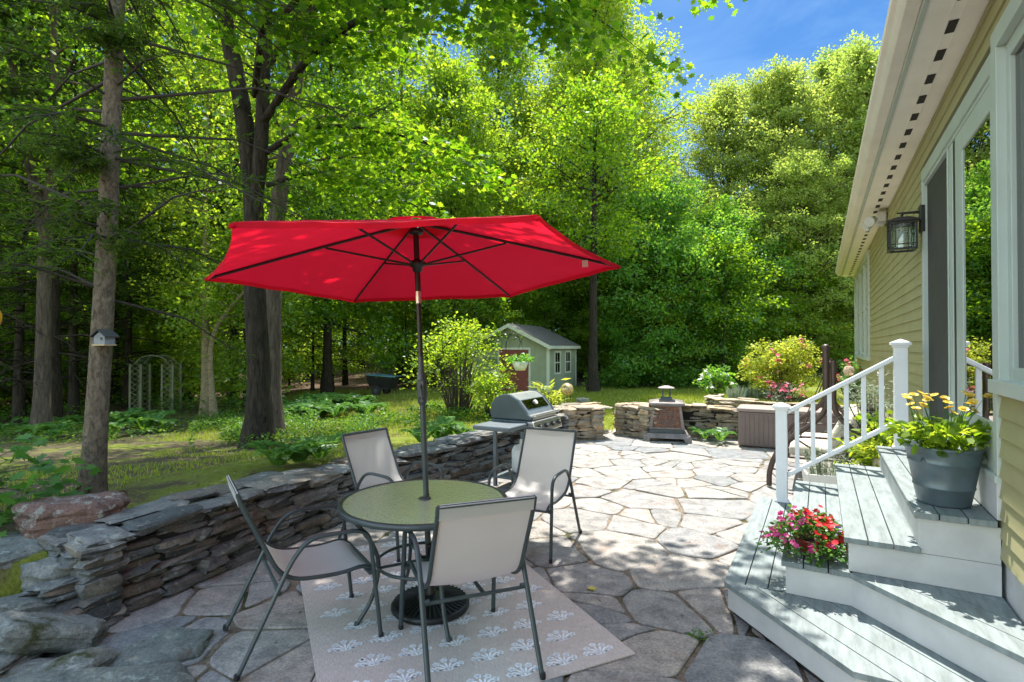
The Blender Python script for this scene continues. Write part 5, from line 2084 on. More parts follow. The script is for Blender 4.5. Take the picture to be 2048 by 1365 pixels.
rng = np.random.default_rng(12)
pk = thing('potted_flowers', 'blue-grey metal bucket of yellow flowers on the top step', 'potted plant', hp(.615, 3.96, .802), 0)
q = MB()
q.lathe([(.0, 0), (.122, 0), (.126, .012), (.142, .095), (.1465, .10), (.1465, .106), (.144, .11), (.166, .235), (.171, .24), (.171, .247), (.169, .25), (.180, .315), (.187, .32), (.187, .334), (.177, .334), (.173, .29), (.0, .29)], n=56)
po = q.build('pot', M['pot_blue'], pk)
q = MB()
for a_ in (R(200), R(20)):
    c, s = math.cos(a_), math.sin(a_)
    q = MB()
    q.tube([(c * .172, s * .172, .27), (c * .186, s * .186, .265), (c * .195, s * .195, .25)], .006, 6)
    q.build('handle_ring', M['pot_blue'], po)
q = MB(); q.lathe([(.0, .296), (.170, .292)], n=24); q.build('soil', M['soil'], pk)
lv = Leaves()
for k in range(46):
    a = rng.random() * 6.28; r = .16 * rng.random() ** .5
    h = .37 + rng.random() * .13 * (1 - r / .26)
    spray(lv, rng, (r * math.cos(a) * 1.15, r * math.sin(a) * 1.15, h), (math.cos(a), math.sin(a), .6), .07, 12, .056, thick=.35, droop=.35, jit=.6)
for k in range(7):
    spray(lv, rng, (.20 + rng.normal(0, .02), -.05 + rng.normal(0, .03), .30 + rng.normal(0, .02)), (1, 0, 0), .035, 6, .055, droop=.7)
link('foliage', lv.mesh('foliage', OVAL, M['leaf_bright']), pk)
q = MB(); tips = stalks(q, (0, 0, .34), 30, .15, .26, .13, rng, .0028); q.build('stem', M['fern'], pk, fix=False)
lv = Leaves()
for t in tips:
    bloom(lv, rng, t, .026, 11, cup=.05)
    bloom(lv, rng, t + Vector((0, 0, .004)), .014, 8, cup=.5)
link('blossom', lv.mesh('blossom', PETAL, M['petal_yellow']), pk)

pt = thing('potted_petunias', 'red bowl overflowing with red, pink and purple petunias on the second step', 'potted plant', hp(-.05, 3.91, .407), 0)
pt.scale = (.9, .9, .86)
q = MB(); q.lathe([(.0, 0), (.062, 0), (.075, .012), (.105, .055), (.118, .10), (.122, .115), (.114, .115), (.10, .09), (.0, .09)], n=32); q.build('pot', M['pot_red'], pt)
q = MB(); q.lathe([(.0, .098), (.108, .094)], n=20); q.build('soil', M['soil'], pt)
lv = Leaves()
ctr = []
for k in range(170):
    a = rng.random() * 6.28; r = .29 * rng.random() ** .6
    z = .10 + .13 * (1 - (r / .30) ** 2) + rng.normal(0, .025)
    c = (r * math.cos(a) - .03, r * math.sin(a) * .8, max(.02, z - (.06 if r > .2 else 0)))
    ctr.append(c)
    spray(lv, rng, c, (math.cos(a), math.sin(a), .5), .045, 13, .030, thick=.5, droop=.4, jit=.7)
link('foliage', lv.mesh('foliage', OVAL, M['fern']), pt)
fl_ = {'petal_red': Leaves(), 'petal_magenta': Leaves(), 'petal_purple': Leaves()}
for k in range(165):
    c = ctr[k % len(ctr)]
    c = (c[0] * 1.06 + rng.normal(0, .015), c[1] * 1.06 + rng.normal(0, .015), c[2] + .022 + abs(rng.normal(0, .012)))
    key = 'petal_magenta' if c[0] < -.07 + rng.normal(0, .05) else ('petal_purple' if c[0] > .17 + rng.normal(0, .05) and rng.random() < .55 else 'petal_red')
    bloom(fl_[key], rng, c, .024 * rng.uniform(.75, 1.15), 6, up=(rng.normal(c[0] * 1.5, .3), rng.normal(-.45, .3), .9), cup=.35)
for kx, lab in (('petal_red', 'red blossoms'), ('petal_magenta', 'magenta pink blossoms'), ('petal_purple', 'purple blossoms')):
    link('blossom', fl_[kx].mesh('blossom', PETAL, M[kx]), pt)['label'] = lab

pw = thing('planter', 'white tapered planter of grey-green herbs just past the far end of the steps', 'planter', hp(.03, 6.42, .005), R(-20))
q = MB()
vs = []
for z, w in ((0, .145), (.42, .185), (.42, .165), (.34, .155)):
    vs += [(x * w, y * w, z) for x, y in ((-1, -1), (1, -1), (1, 1), (-1, 1))]
fs = [(3, 2, 1, 0)] + [(i * 4 + j, i * 4 + (j + 1) % 4, i * 4 + 4 + (j + 1) % 4, i * 4 + 4 + j) for i in range(3) for j in range(4)] + [(12, 13, 14, 15)]
q.add(vs, fs); q.build('pot', M['pot_white'], pw, bev=.012)
lv = Leaves()
q = MB(); tips = stalks(q, (0, 0, .36), 34, .13, .30, .10, rng, .003); q.build('stem', M['twig'], pw, fix=False)
for t in tips:
    n = 26
    f = rng.random(n)[:, None]
    b_ = np.array((t.x * .6, t.y * .6, .38))
    P = b_ + (np.array(t) - b_) * f
    lv.add(P, rng.normal(0, 1, (n, 3)), rng.normal(0, 1, (n, 3)) + np.array((0, 0, .8)), rng.uniform(.03, .055, n))
link('foliage', lv.mesh('foliage', NEEDLE, M['silver_leaf']), pw)

pg = thing('potted_grass', 'pale pot of feathery yellow-green leaves beside the far end of the top step', 'potted plant', hp(.60, 6.55, .0), 0)
q = MB(); q.lathe([(.0, 0), (.10, 0), (.125, .30), (.15, .56), (.155, .60), (.14, .60), (.13, .54), (.0, .54)], n=24); q.build('pot', M['pot_pale'], pg)
lv = Leaves()
for k in range(40):
    a = rng.random() * 6.28
    spray(lv, rng, (.13 * math.cos(a), .13 * math.sin(a), .60 + rng.random() * .16), (math.cos(a), math.sin(a), .8), .10, 18, .10, thick=.4, droop=.7)
link('foliage', lv.mesh('foliage', NEEDLE, M['lime_leaf']), pg)


def shrub(name, label, cat, loc, w, h, nleaf, ls, leaf, stems=9, seed=1, tmpl=KITE, spr=.22, blooms=None, bark='bark_brown', low=.25, hol=.0):
    rng = np.random.default_rng(seed)
    t = thing(name, label, cat, loc, rng.random() * 6)
    st, lv = MB(), Leaves()
    fl = Leaves()
    k = stems * 6
    for i in range(k):
        a = i * 2.4 + rng.normal(0, .3)
        rr = rng.random() ** .55
        f = low + (1 - low) * rng.random() ** .8
        rad = w / 2 * math.sin(math.pi * min(.97, .22 + .72 * f)) ** .6 * rr
        p = Vector((rad * math.cos(a), rad * math.sin(a), h * f * rng.uniform(.85, 1.1)))
        b0 = Vector((math.cos(a) * .08 * w, math.sin(a) * .08 * w, -.05))
        st.tube([b0, b0.lerp(p, .5) + Vector((0, 0, .1 * h)) * rng.uniform(0, 1) - Vector((p.x, p.y, 0)) * .12, p], [.010 * (1 + h * .3), .007, .003], 5, cap=False)
        spray(lv, rng, p, (math.cos(a), math.sin(a), .7), spr * rng.uniform(.7, 1.3), max(4, int(nleaf / k * rng.uniform(.6, 1.4))), ls, thick=.35, droop=.35, jit=.6)
        if blooms and rng.random() < blooms[1]:
            pp = p + Vector((math.cos(a), math.sin(a) - .4, .3)).normalized() * spr * .8
            for _ in range(5):
                bloom(fl, rng, pp + Vector(rng.normal(0, .035, 3)), blooms[2], 6, cup=.5)
    st.build('stem', M[bark], t, fix=False)
    link('foliage', lv.mesh('foliage', tmpl, M[leaf]), t)
    if blooms and fl.P:
        link('blossom', fl.mesh('blossom', PETAL, M[blooms[0]]), t)
    return t


shrub('azalea', 'lime-green azalea with scattered pink blooms on the raised bed', 'shrub', Vector((6.55, 13.2, .42)), 1.75, 1.42, 8000, .062, 'lime_leaf', 12, 3, KITE, .2, ('petal_pink', .14, .05))
shrub('flowering_plant', 'low pink flowering plant at the foot of the azalea', 'plant', Vector((6.15, 12.25, .42)), .7, .42, 700, .05, 'silver_leaf', 6, 5, KITE, .12, ('petal_pink', .5, .04), low=.1)
shrub('flowering_plant', 'pink flowered plant close to the house corner behind the swing', 'plant', Vector((7.75, 12.3, .42)), .9, .95, 1200, .06, 'fern', 7, 6, KITE, .15, ('petal_pink', .35, .045))
shrub('leafy_plant', 'bluish feathery plant growing against the house wall behind the railing', 'plant', hp(.50, 7.4, 0), .6, 1.25, 1700, .06, 'silver_leaf', 8, 8, NEEDLE, .16, low=.1)
shrub('leafy_plant', 'bright green broad-leaved plant between the railing post and the house', 'plant', hp(.52, 6.75, 0), .5, .95, 800, .085, 'leaf_bright', 7, 9, OVAL, .14, low=.2)
shrub('flowering_plant', 'white peony plant with round blooms at the end of the raised bed', 'plant', Vector((5.5, 14.6, .35)), .8, .8, 900, .08, 'leaf_deep', 6, 10, KITE, .15, ('petal_white', .3, .05))

# allium ball
ap = hp(.45, 11.7)
ao = thing('allium', 'single pale allium ball standing near the house wall', 'flower', (ap.x, ap.y, gz(ap.x, ap.y)))
zc_ = 1.7 - (742 - 695) / F * ap.y - gz(ap.x, ap.y)
q = MB(); q.tube([(0, 0, -.05), (.01, 0, zc_)], .007, 5); q.build('stem', M['fern'], ao)
lv = Leaves()
for k in range(150):
    d = rng.normal(0, 1, 3); d /= np.linalg.norm(d)
    bloom(lv, rng, np.array((.01, 0, zc_)) + d * .085, .022, 5, up=d)
link('blossom', lv.mesh('blossom', PETAL, M['petal_pale']), ao)

# silver iris-like leaves on the bed
def blades(lv, rng, c, n, h, spread, w=1.):
    a = rng.random(n) * 6.283
    T = np.stack([np.cos(a) * spread, np.sin(a) * spread, np.ones(n)], 1) + rng.normal(0, .1, (n, 3))
    P = np.array(c)[None] + np.stack([np.cos(a), np.sin(a), np.zeros(n)], 1) * .05 * rng.random((n, 1))
    lv.add(P, rng.normal(0, 1, (n, 3)) * np.array((1, 1, .1)), T, h * rng.uniform(.6, 1.1, n))


ir = thing('iris_clump', 'clump of pale spiky leaves on the raised bed left of the azalea', 'plant', Vector((5.75, 13.35, .40)))
lv = Leaves()
for k in range(26):
    blades(lv, rng, (rng.normal(0, .35), rng.normal(0, .18), 0), 12, .36, .35)
link('foliage', lv.mesh('foliage', NEEDLE, M['silver_leaf']), ir)


# ------------------------------------------------------------------ ferns
def fern_mesh(seed, nf=11, ln=.5):
    rng = np.random.default_rng(seed)
    lv = Leaves()
    for k in range(nf):
        a = k * 6.283 / nf + rng.normal(0, .3)
        l = ln * rng.uniform(.7, 1.15)
        u = np.linspace(.12, 1, 22)
        out = l * (u * .85)
        z = l * (1.45 * u - .95 * u ** 2.4)
        c, s = math.cos(a), math.sin(a)
        P = np.stack([c * out, s * out, z], 1)
        wd = l * .26 * np.sin(np.pi * (u * .86 + .1)) + .01
        dr = np.gradient(P, axis=0); dr = unit(dr)
        side = np.array((-s, c, 0))[None]
        nr = np.cross(dr, np.repeat(side, len(u), 0))
        nr = nr * np.sign(nr[:, 2:3] + 1e-6)
        for sg in (-1, 1):
            T = side * sg + dr * .45 + rng.normal(0, .07, P.shape)
            lv.add(P, nr + rng.normal(0, .1, P.shape), T, wd)
    return lv.mesh('fern', (np.array([(0, 0, 0), (.17, .35, .02), (0, 1, -.04), (-.17, .35, .02)]), ), M['fern'])


fm = [fern_mesh(31), fern_mesh(32, 9, .42), fern_mesh(33, 13, .55)]


def fern(x, y, s, k, label, group=None, z=None):
    o = link('fern', fm[k % 3])
    o.location = (x, y, gz(x, y) if z is None else z)
    o.scale = (s, s, s)
    o.rotation_euler = (0, 0, x * 7 + k)
    return tag(o, label, 'fern', group)


G1 = 'ferns behind the wall between the dark tree and the grill'
lab1 = 'bright fern just behind the curved wall, above the lone side-on chair'
for i, (u, d, s) in enumerate(((560, 5.6, .8), (600, 5.75, .9), (640, 5.95, .8))):
    fern(at(u, d).x, d, s, i, lab1, 'ferns above the lone side-on chair')
lab2 = 'light green fern behind the wall beside the umbrella pole, left of the grill'
for i, (u, d, s) in enumerate(((845, 7.8, .9), (880, 8.3, 1.0), (915, 8.7, .85))):
    fern(at(u, d).x, d, s, i + 1, lab2, 'ferns beside the umbrella pole')
p_ = hp(-1.55, 10.25)
fern(p_.x, p_.y, .85, 1, 'yellow-green fern growing at the wall foot beside the storage box', None, -.02)
p_ = hp(-1.85, 10.40)
fern(p_.x, p_.y, .6, 2, 'smaller fern at the wall foot nearer the fire pit', None, -.02)
rng = np.random.default_rng(8)
fb = 0
for k in range(46):
    u, d = rng.uniform(545, 740), rng.uniform(13.2, 17)
    x = (u - 1024) / F * d
    fern(x, d, rng.uniform(.8, 1.25), k, 'fern in the sunny patch between the dark tree and the cart', 'ferns in the sunny patch at the wood edge')
for k in range(20):
    u, d = rng.uniform(-120, 330), rng.uniform(10.5, 15)
    x = (u - 1024) / F * d
    fern(x, d, rng.uniform(.7, 1.2), k, 'fern among the trunks left of the arbor', 'ferns on the shaded ground left of the arbor')
# ------------------------------------------------------------------ trees of the garden
def boughs(tr, lv, limbs, seed, ls, per, spr, sub=6, droop=.45):
    """hand-placed limbs with their side twigs and hanging leaf fans"""
    rng = np.random.default_rng(seed)
    for pts, r0, n0 in limbs:
        sp = spline(pts, 6)
        k = len(sp)
        tr.tube(sp, [max(.006, r0 * (1 - .92 * i / (k - 1))) for i in range(k)], 6, cap=False)
        for i in range(int(n0)):
            f = .22 + .78 * (i + rng.random()) / n0
            j = min(k - 2, int(f * (k - 1)))
            p = sp[j]
            d = (sp[j + 1] - sp[j]).normalized()
            sd = Vector((-d.y, d.x, 0)) * (1 if i % 2 else -1)
            dd = (d * rng.uniform(.3, 1) + sd * rng.uniform(.3, 1.2) + Vector((0, 0, rng.uniform(-.35, .25)))).normalized()
            l = rng.uniform(.4, 1.25)
            e = p + dd * l - Vector((0, 0, .12 * l))
            tr.tube([p, p.lerp(e, .5) + Vector((0, 0, .04)), e], [.010, .007, .003], 4, cap=False)
            spray(lv, rng, e, dd, spr * rng.uniform(.7, 1.25), int(per * rng.uniform(.6, 1.4)), ls, droop=droop, thick=.22, jit=.5)
            spray(lv, rng, p.lerp(e, .55), dd, spr * .7, int(per * .5), ls, droop=droop, thick=.22, jit=.5)


# the big dark maple left of the umbrella: forked trunk, boughs over the patio
base2 = on(516, 9.0)
V_ = Vector
trk, crl = broadleaf(201, 17, .19, 8.8, 4.4, 28, 4, 12000, .125, prof_round, .75, path=[(0, 0, -.3), (.02, 0, 1.2), (-.06, 0, 2.6), (-.12, .05, 4.2), (-.35, .1, 5.8), (-.75, .2, 7.6), (-1.1, .2, 10), (-1.0, 0, 13), (-.9, 0, 16.3)])
trk.tube(spline([(-.12, .05, 4.0), (.02, .0, 4.8), (.10, -.05, 6.2), (.25, -.2, 8.2), (.5, -.4, 11), (.4, -.5, 14)], 5), [.14, .13, .13, .125, .12, .12, .115, .11, .11, .10, .10, .10, .10, .09, .09, .09, .08, .07, .06, .05, .05, .04, .035, .03, .02, .012], 9)
w = lambda x, y, z: V_((x, y, z)) - base2
LIMB = [
    ([w(-3.9, 9, 9.0), w(-1.5, 8.0, 10.2), w(.5, 7.4, 10.0), w(1.5, 7.2, 9.2)], .07, 20),
    ([w(-3.9, 9, 7.2), w(-1.2, 7.6, 8.4), w(.7, 6.8, 8.2), w(1.55, 6.6, 7.4)], .06, 20),
    ([w(-3.9, 9, 6.8), w(-1.2, 6.9, 7.2), w(.5, 6.0, 7.0), w(1.3, 5.6, 6.3)], .06, 22),
    ([w(-4.2, 9, 5.4), w(-3.0, 8.2, 6.2), w(-1.6, 7.2, 6.3), w(-.3, 6.3, 5.9), w(.7, 5.7, 5.4)], .075, 30),
    ([w(-4.1, 9, 6.4), w(-2.6, 8.3, 7.6), w(-.6, 7.6, 8.0), w(1.2, 7.0, 7.6)], .08, 30),
    ([w(-4.2, 9, 4.9), w(-3.2, 8.8, 5.3), w(-1.9, 8.6, 5.1), w(-.6, 8.5, 4.7)], .055, 24),
    ([w(-4.3, 9, 5.9), w(-3.5, 7.6, 6.4), w(-2.5, 6.0, 6.2), w(-1.7, 4.9, 5.6)], .06, 26),
    ([w(-4.1, 9, 7.4), w(-2.2, 7.6, 9.0), w(.2, 6.8, 9.6), w(1.7, 6.6, 9.2)], .07, 26),
    ([w(-4.1, 9, 4.4), w(-3.3, 9.3, 4.7), w(-2.1, 9.6, 4.4), w(-1.0, 9.7, 3.8)], .045, 20),
    ([w(-4.2, 9, 8.4), w(-3, 6.8, 10.2), w(-1.2, 5.6, 10.6), w(.2, 5.0, 10.2)], .06, 24),
    ([w(-3.9, 9, 8.0), w(-2.6, 7.4, 8.4), w(-1.4, 6.0, 8.3), w(-.4, 5.3, 7.8)], .06, 30),
]
boughs(trk, crl, LIMB, 5, .105, 44, .42)
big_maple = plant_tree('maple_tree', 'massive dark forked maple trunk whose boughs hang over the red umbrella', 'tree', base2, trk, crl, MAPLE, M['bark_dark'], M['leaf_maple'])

# trunk leaning just behind it
b3 = on(541, 10.6)
tr, lv = broadleaf(202, 15, .20, 5.2, 3.4, 30, 4, 15000, .11, prof_round, .65, path=[(0, 0, -.3), (.02, 0, 2), (.08, 0, 4), (.3, .1, 6), (.62, .2, 9), (.9, .2, 14.5)])
plant_tree('maple_tree', 'slimmer maple trunk leaning right just behind the massive dark one', 'tree', b3, tr, lv, OVAL, M['bark_brown'], M['leaf_maple'])

# forked trunk at far left
b4 = on(84, 12.6)
tr, lv = broadleaf(203, 14, .17, 5.2, 3.4, 30, 4, 15000, .11, prof_round, .65, path=[(0, 0, -.3), (.03, 0, 2), (.05, 0, 4.2), (.12, 0, 5.4), (.25, .05, 7), (.2, 0, 10), (.3, 0, 13.5)])
tr.tube(spline([(.06, 0, 4.6), (-.12, .0, 5.5), (-.45, .1, 6.5), (-.9, .2, 8.4), (-1.1, .2, 11)], 5), [.12] * 8 + [.10] * 5 + [.08] * 4 + [.06] * 4, 8)
plant_tree('forked_tree', 'slim tree at far left whose trunk forks into a Y', 'tree', b4, tr, lv, OVAL, M['bark_brown'], M['leaf_maple'])

# birches by the arbor
b5 = on(412, 15.5)
tr, lv = broadleaf(204, 11, .12, 3.2, 2.6, 26, 4, 14000, .10, prof_round, .6)
plant_tree('birch_tree', 'pale mossy birch trunk to the right of the arbor', 'tree', b5, tr, lv, KITE, M['bark_birch'], M['leaf_bright'])
b6 = on(431, 14.9)
tr, lv = broadleaf(205, 6, .085, 2.6, 1.7, 18, 3, 6000, .10, prof_round, .5, path=[(0, 0, -.2), (-.10, 0, .8), (-.14, 0, 1.7), (-.02, 0, 2.4), (.45, 0, 3.1), (.9, .1, 3.8), (1.1, .1, 5.4)])
plant_tree('birch_tree', 'thin sunlit birch with a curved trunk leaning right beside the pale mossy one', 'tree', b6, tr, lv, KITE, M['bark_birch'], M['leaf_bright'])

# tall maple behind the shed at the centre, its crown against the sky
b7 = on(1187, 29)
tr, lv = broadleaf(206, 22.5, .30, 4.4, 6.2, 110, 5, 86000, .15, prof_tall, .75, e0=2, e1=55, lj=(.55, 1.2))
plant_tree('maple_tree', 'tall bright maple whose crown stands against the sky right of the umbrella', 'tree', b7, tr, lv, KITE, M['bark_brown'], M['leaf_bright'])
b7b = on(1186, 20.4)
tr, lv = broadleaf(216, 11.5, .19, 5.0, 2.6, 34, 5, 14000, .13, prof_round, .5)
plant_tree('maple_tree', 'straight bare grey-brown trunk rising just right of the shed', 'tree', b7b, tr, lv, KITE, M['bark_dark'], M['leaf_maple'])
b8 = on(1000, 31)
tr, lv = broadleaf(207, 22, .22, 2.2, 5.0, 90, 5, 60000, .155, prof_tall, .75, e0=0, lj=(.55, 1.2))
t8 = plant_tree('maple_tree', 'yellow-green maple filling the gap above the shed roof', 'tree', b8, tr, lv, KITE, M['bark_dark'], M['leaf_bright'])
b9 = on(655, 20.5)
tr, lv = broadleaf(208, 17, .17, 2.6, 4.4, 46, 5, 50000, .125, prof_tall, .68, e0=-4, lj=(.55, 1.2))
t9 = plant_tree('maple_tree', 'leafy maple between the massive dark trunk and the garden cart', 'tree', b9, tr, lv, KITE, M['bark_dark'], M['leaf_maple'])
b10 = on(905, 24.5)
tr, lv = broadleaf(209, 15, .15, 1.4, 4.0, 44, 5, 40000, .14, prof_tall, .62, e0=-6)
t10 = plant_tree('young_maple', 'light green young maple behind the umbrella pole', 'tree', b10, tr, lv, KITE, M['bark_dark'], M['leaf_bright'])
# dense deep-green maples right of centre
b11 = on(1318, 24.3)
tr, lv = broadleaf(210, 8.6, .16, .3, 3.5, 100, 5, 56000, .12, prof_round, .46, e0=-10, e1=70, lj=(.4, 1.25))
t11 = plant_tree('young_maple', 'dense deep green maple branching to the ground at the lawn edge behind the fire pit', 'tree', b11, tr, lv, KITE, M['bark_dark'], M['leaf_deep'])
t12 = dup(t11, on(1440, 25.5), 2.1, 'dense deep green maple at the lawn edge, left of the azalea', (1, 1, .88))
# pale trees at right, below the sky
b13 = on(1560, 27.5)
tr, lv = broadleaf(211, 15.0, .17, 2.0, 4.4, 130, 5, 76000, .118, prof_tall, .36, e0=12, e1=80, lj=(.35, 1.45))
t13 = plant_tree('ash_tree', 'tall pale olive-green tree, centre of the row beneath the open sky', 'tree', b13, tr, lv, KITE, M['bark_brown'], M['leaf_olive'])
tr, lv = broadleaf(212, 15.5, .16, 2.4, 4.2, 120, 5, 70000, .118, prof_round, .36, e0=14, e1=84, lj=(.35, 1.5))
t14 = plant_tree('ash_tree', 'pale olive-green tree next to the eave, right end of the row beneath the sky', 'tree', on(1665, 28.5), tr, lv, KITE, M['bark_brown'], M['leaf_olive'])
t15 = dup(t14, on(1455, 30), 2.9, 'pale olive-green tree lower than its neighbour, left end of the row beneath the sky', (1, 1, .98))
t16 = dup(t13, on(1740, 25), 4.1, 'pale tree mostly hidden by the house corner', (.95, .95, .98))
t17 = dup(t14, on(1610, 24.5), 5.2, 'shorter pale tree in front of the row, above the azalea', (.75, .75, .60))

# shrub with many stems before the shed
shrub('spicebush', 'airy many-stemmed shrub in front of the shed, left of the grill', 'shrub', on(918, 13.6), 2.5, 2.3, 3500, .08, 'leaf_bright', 16, 21, KITE, .26, low=.3)
shrub('leafy_shrub', 'small yellow-green shrub at the foot of the airy shrub, nearest the grill', 'shrub', on(985, 13.0), 1.2, 1.0, 1300, .08, 'leaf_bright', 7, 22, KITE, .2)
shrub('day_lily', 'pale strap-leaved plant between the grill hood and the garden globe', 'plant', on(1098, 11.6), .7, .85, 380, .20, 'lime_leaf', 6, 23, NEEDLE, .2, low=.15)
shrub('garden_plant', 'low leafy plant beside the globe stand on the wall', 'plant', on(1075, 12.4), .6, .5, 500, .07, 'leaf_bright', 5, 24, KITE, .15, low=.1)
# young maple at the lower left corner
rng = np.random.default_rng(31)
sp_ = thing('maple_sapling', 'bright green young maple growing over the wall at the lower left', 'sapling', Vector((-4.15, 3.95, gz(-4.15, 3.95))))
st, lv = MB(), Leaves()
for k in range(34):
    a = rng.uniform(-2.6, 1.6)
    rr = rng.uniform(.1, .85)
    e = V_((rr * math.cos(a), rr * math.sin(a) * .8, rng.uniform(.08, .62) - .16 * rr))
    st.tube([(0, 0, -.05), e * .5 + V_((0, 0, .16)), e], [.008, .005, .002], 4, cap=False)
    spray(lv, rng, e, (math.cos(a), math.sin(a), .3), .17, 13, .105, thick=.35, droop=.5, jit=.4)
st.build('stem', M['twig'], sp_, fix=False)
link('foliage', lv.mesh('foliage', MAPLE, M['fern']), sp_)

# ------------------------------------------------------------------ the woods
NB = []
for i, (H, r, cb, cr, lf, ls, nlf, pf) in enumerate(((19, .17, 4.6, 3.3, 'leaf_bright', .14, 21000, prof_tall), (21, .20, 6.5, 3.6, 'leaf_maple', .14, 21000, prof_round), (17, .14, 3.6, 3.0, 'leaf_bright', .135, 21000, prof_tall))):
    tr, lv = broadleaf(300 + i, H, r, cb, cr, 60, 4, nlf, ls, pf, .72)
    NB.append((tr, lv, lf))
NC = []
for i, (H, r, cb, cr) in enumerate(((18, .125, 3.4, 2.4), (20, .145, 5.0, 2.6))):
    tr, lv = conifer(320 + i, H, r, cb, cr, 90, 24000, .16, 34)
    NC.append((tr, lv))
proto = {}


def woods_tree(kind, loc, rz, label, s, group):
    if kind not in proto:
        if kind[0] == 'b':
            tr, lv, lf = NB[int(kind[1])]
            proto[kind] = plant_tree('woods_tree', label, 'tree', loc, tr, lv, KITE, M['bark_dark'] if kind[1] != '2' else M['bark_brown'], M[lf], rz, group)
        elif kind[0] == 'c':
            tr, lv = NC[int(kind[1])]
            proto[kind] = plant_tree('hemlock_tree', label, 'tree', loc, tr, lv, NEEDLE_W, M['bark_dark'], M['needle'], rz, group)
        else:
            i = int(kind[1])
            tr, lv = broadleaf(340 + i, (4.6, 6.0)[i], (.035, .05)[i], .7, (1.5, 1.9)[i], 22, 4, 7000, .105, prof_round, .42, e0=-5, e1=40, droop=.2)
            proto[kind] = plant_tree('understory_sapling', label, 'sapling', loc, tr, lv, KITE, M['bark_dark'], M[('leaf_bright', 'leaf_maple')[i]], rz, group)
        proto[kind].scale = s
        return proto[kind]
    return dup(proto[kind], loc, rz, label, s, group)


NEEDLE_W = (np.array([(0, 0, 0), (.15, .45, .02), (0, 1, 0), (-.15, .45, .02)]), )
# trunks one can pick out at the left
for u, d, kd, s, lab in ((42, 15.5, 'c0', 1.0, 'dark hemlock trunk left of the Y-forked tree, near the left edge'),
                         (104, 14.2, 'c1', 1.15, 'thick shaded hemlock trunk between the Y-forked tree and the spruce'),
                         (148, 15.8, 'c0', .95, 'thinner hemlock trunk close to the left side of the spruce'),
                         (300, 24, 'c1', 1.0, 'hemlock standing behind the arbor'),
                         (375, 22, 'b0', 1.0, 'dark straight trunk between the arbor and the birches'),
                         (255, 19.5, 'c0', 1.05, 'hemlock close behind the birdhouse, right of the spruce'),
                         (466, 20, 'c1', .95, 'hemlock between the birches and the massive maple'),
                         (655, 24, 'b1', 1., 'straight trunk in the sunny litter, left of the cart'),
                         (690, 26, 'c0', .9, 'short dark stump-like trunk seen directly left of the cart'),
                         (800, 26, 'b0', 1., 'brown trunk between the cart and the umbrella pole'),
                         (1130, 33, 'c0', 1., 'dark hemlock close behind the right side of the shed'),
                         (1215, 34, 'c1', 1., 'dark hemlock to the right of the tall bright maple'),
                         (1262, 35, 'b1', 1., 'dim trunk between the hemlocks and the deep green maple'),
                         (1545, 33, 'b1', .8, 'dim trunk showing under the pale trees'),
                         (-70, 11.5, 'c1', 1.0, 'hemlock just outside the left edge whose boughs reach in'),
                         ):
    woods_tree(kd, on(u, d), u * .37, lab, (s, s, s), 'trees one can pick out at the wood edge')
rnd = random.Random(11)
placed = [(b.x, b.y) for b in (base2, b3, b4, b5, b7, b8, b9, b10, b11, b13)]
ZONES = (('woods_tree', 'tall tree of the shaded woods left of the umbrella', 'trees in the woods left of the umbrella', -760, 640, 19.5, 46, 44),
         ('woods_tree', 'tall tree of the woods behind the shed and umbrella', 'trees in the woods behind the shed', 640, 1240, 34, 50, 30),
         ('woods_tree', 'tree of the woods at right, behind the deep green maples', 'trees in the woods at right', 1240, 1900, 33, 48, 22))
for nm, lab, grp, u0, u1, d0, d1, n in ZONES:
    k = t_ = 0
    while k < n and t_ < 4000:
        t_ += 1
        d = math.sqrt(rnd.uniform(d0 ** 2, d1 ** 2))
        u = rnd.uniform(u0, u1)
        x = (u - 1024) / F * d
        if any(math.hypot(x - a, d - b) < 2.0 for a, b in placed): continue
        placed.append((x, d))
        kind = rnd.choice(['b0', 'b1', 'b2', 'c0', 'c1'] if u < 640 else ['b0', 'b1', 'b2', 'b2', 'c0'])
        s = rnd.uniform(.85, 1.12)
        sz = s * (1 if u < 1240 else rnd.uniform(.6, .72))
        woods_tree(kind, V_((x, d, gz(x, d))), rnd.random() * 6.28, lab, (s, s, sz), grp)
        k += 1
for u0, u1, d0, d1, n, lab, grp in ((-500, 560, 14, 30, 66, 'leafy sapling under the trees left of the umbrella', 'saplings under the trees at left'),
                                    (560, 1130, 22, 34, 26, 'leafy sapling under the trees behind the lawn', 'saplings under the trees behind the lawn'),
                                    (1180, 1760, 22.5, 30, 24, 'leafy sapling at the wood edge right of the shed', 'saplings at the wood edge at right')):
    for _ in range(n):
        d = rnd.uniform(d0, d1); u = rnd.uniform(u0, u1)
        x = (u - 1024) / F * d
        if 960 < u < 1260 and d < 25.5: continue
        if 180 < u < 440 and d < 19: continue
        s = rnd.uniform(.6, 1.15)
        woods_tree(rnd.choice(['s0', 's1']), V_((x, d, gz(x, d))), rnd.random() * 6.28, lab, (s * 1.15, s * 1.15, s), grp)

# ------------------------------------------------------------------ growth nobody could count
rng = np.random.default_rng(90)
lv = Leaves()
for k in range(2600):
    a = R(rng.uniform(-64, 50)); d = rng.uniform(50, 68)
    x, y = d * math.sin(a), d * math.cos(a)
    top = 22 if a < .1 else 13
    z = gz(x, y) + top * rng.random() ** 1.5
    spray(lv, rng, (x, y, z), (-math.sin(a), -math.cos(a), .2), 1.6, 26, .62, thick=.5, droop=.3, jit=.7)
tag(link('distant_woods', lv.mesh('distant_woods', KITE, M['leaf_maple'])), 'distant mass of woodland foliage behind the trunks', kind='stuff')

# low plants: dark patch round the big maple and the wood edge
lv = Leaves()


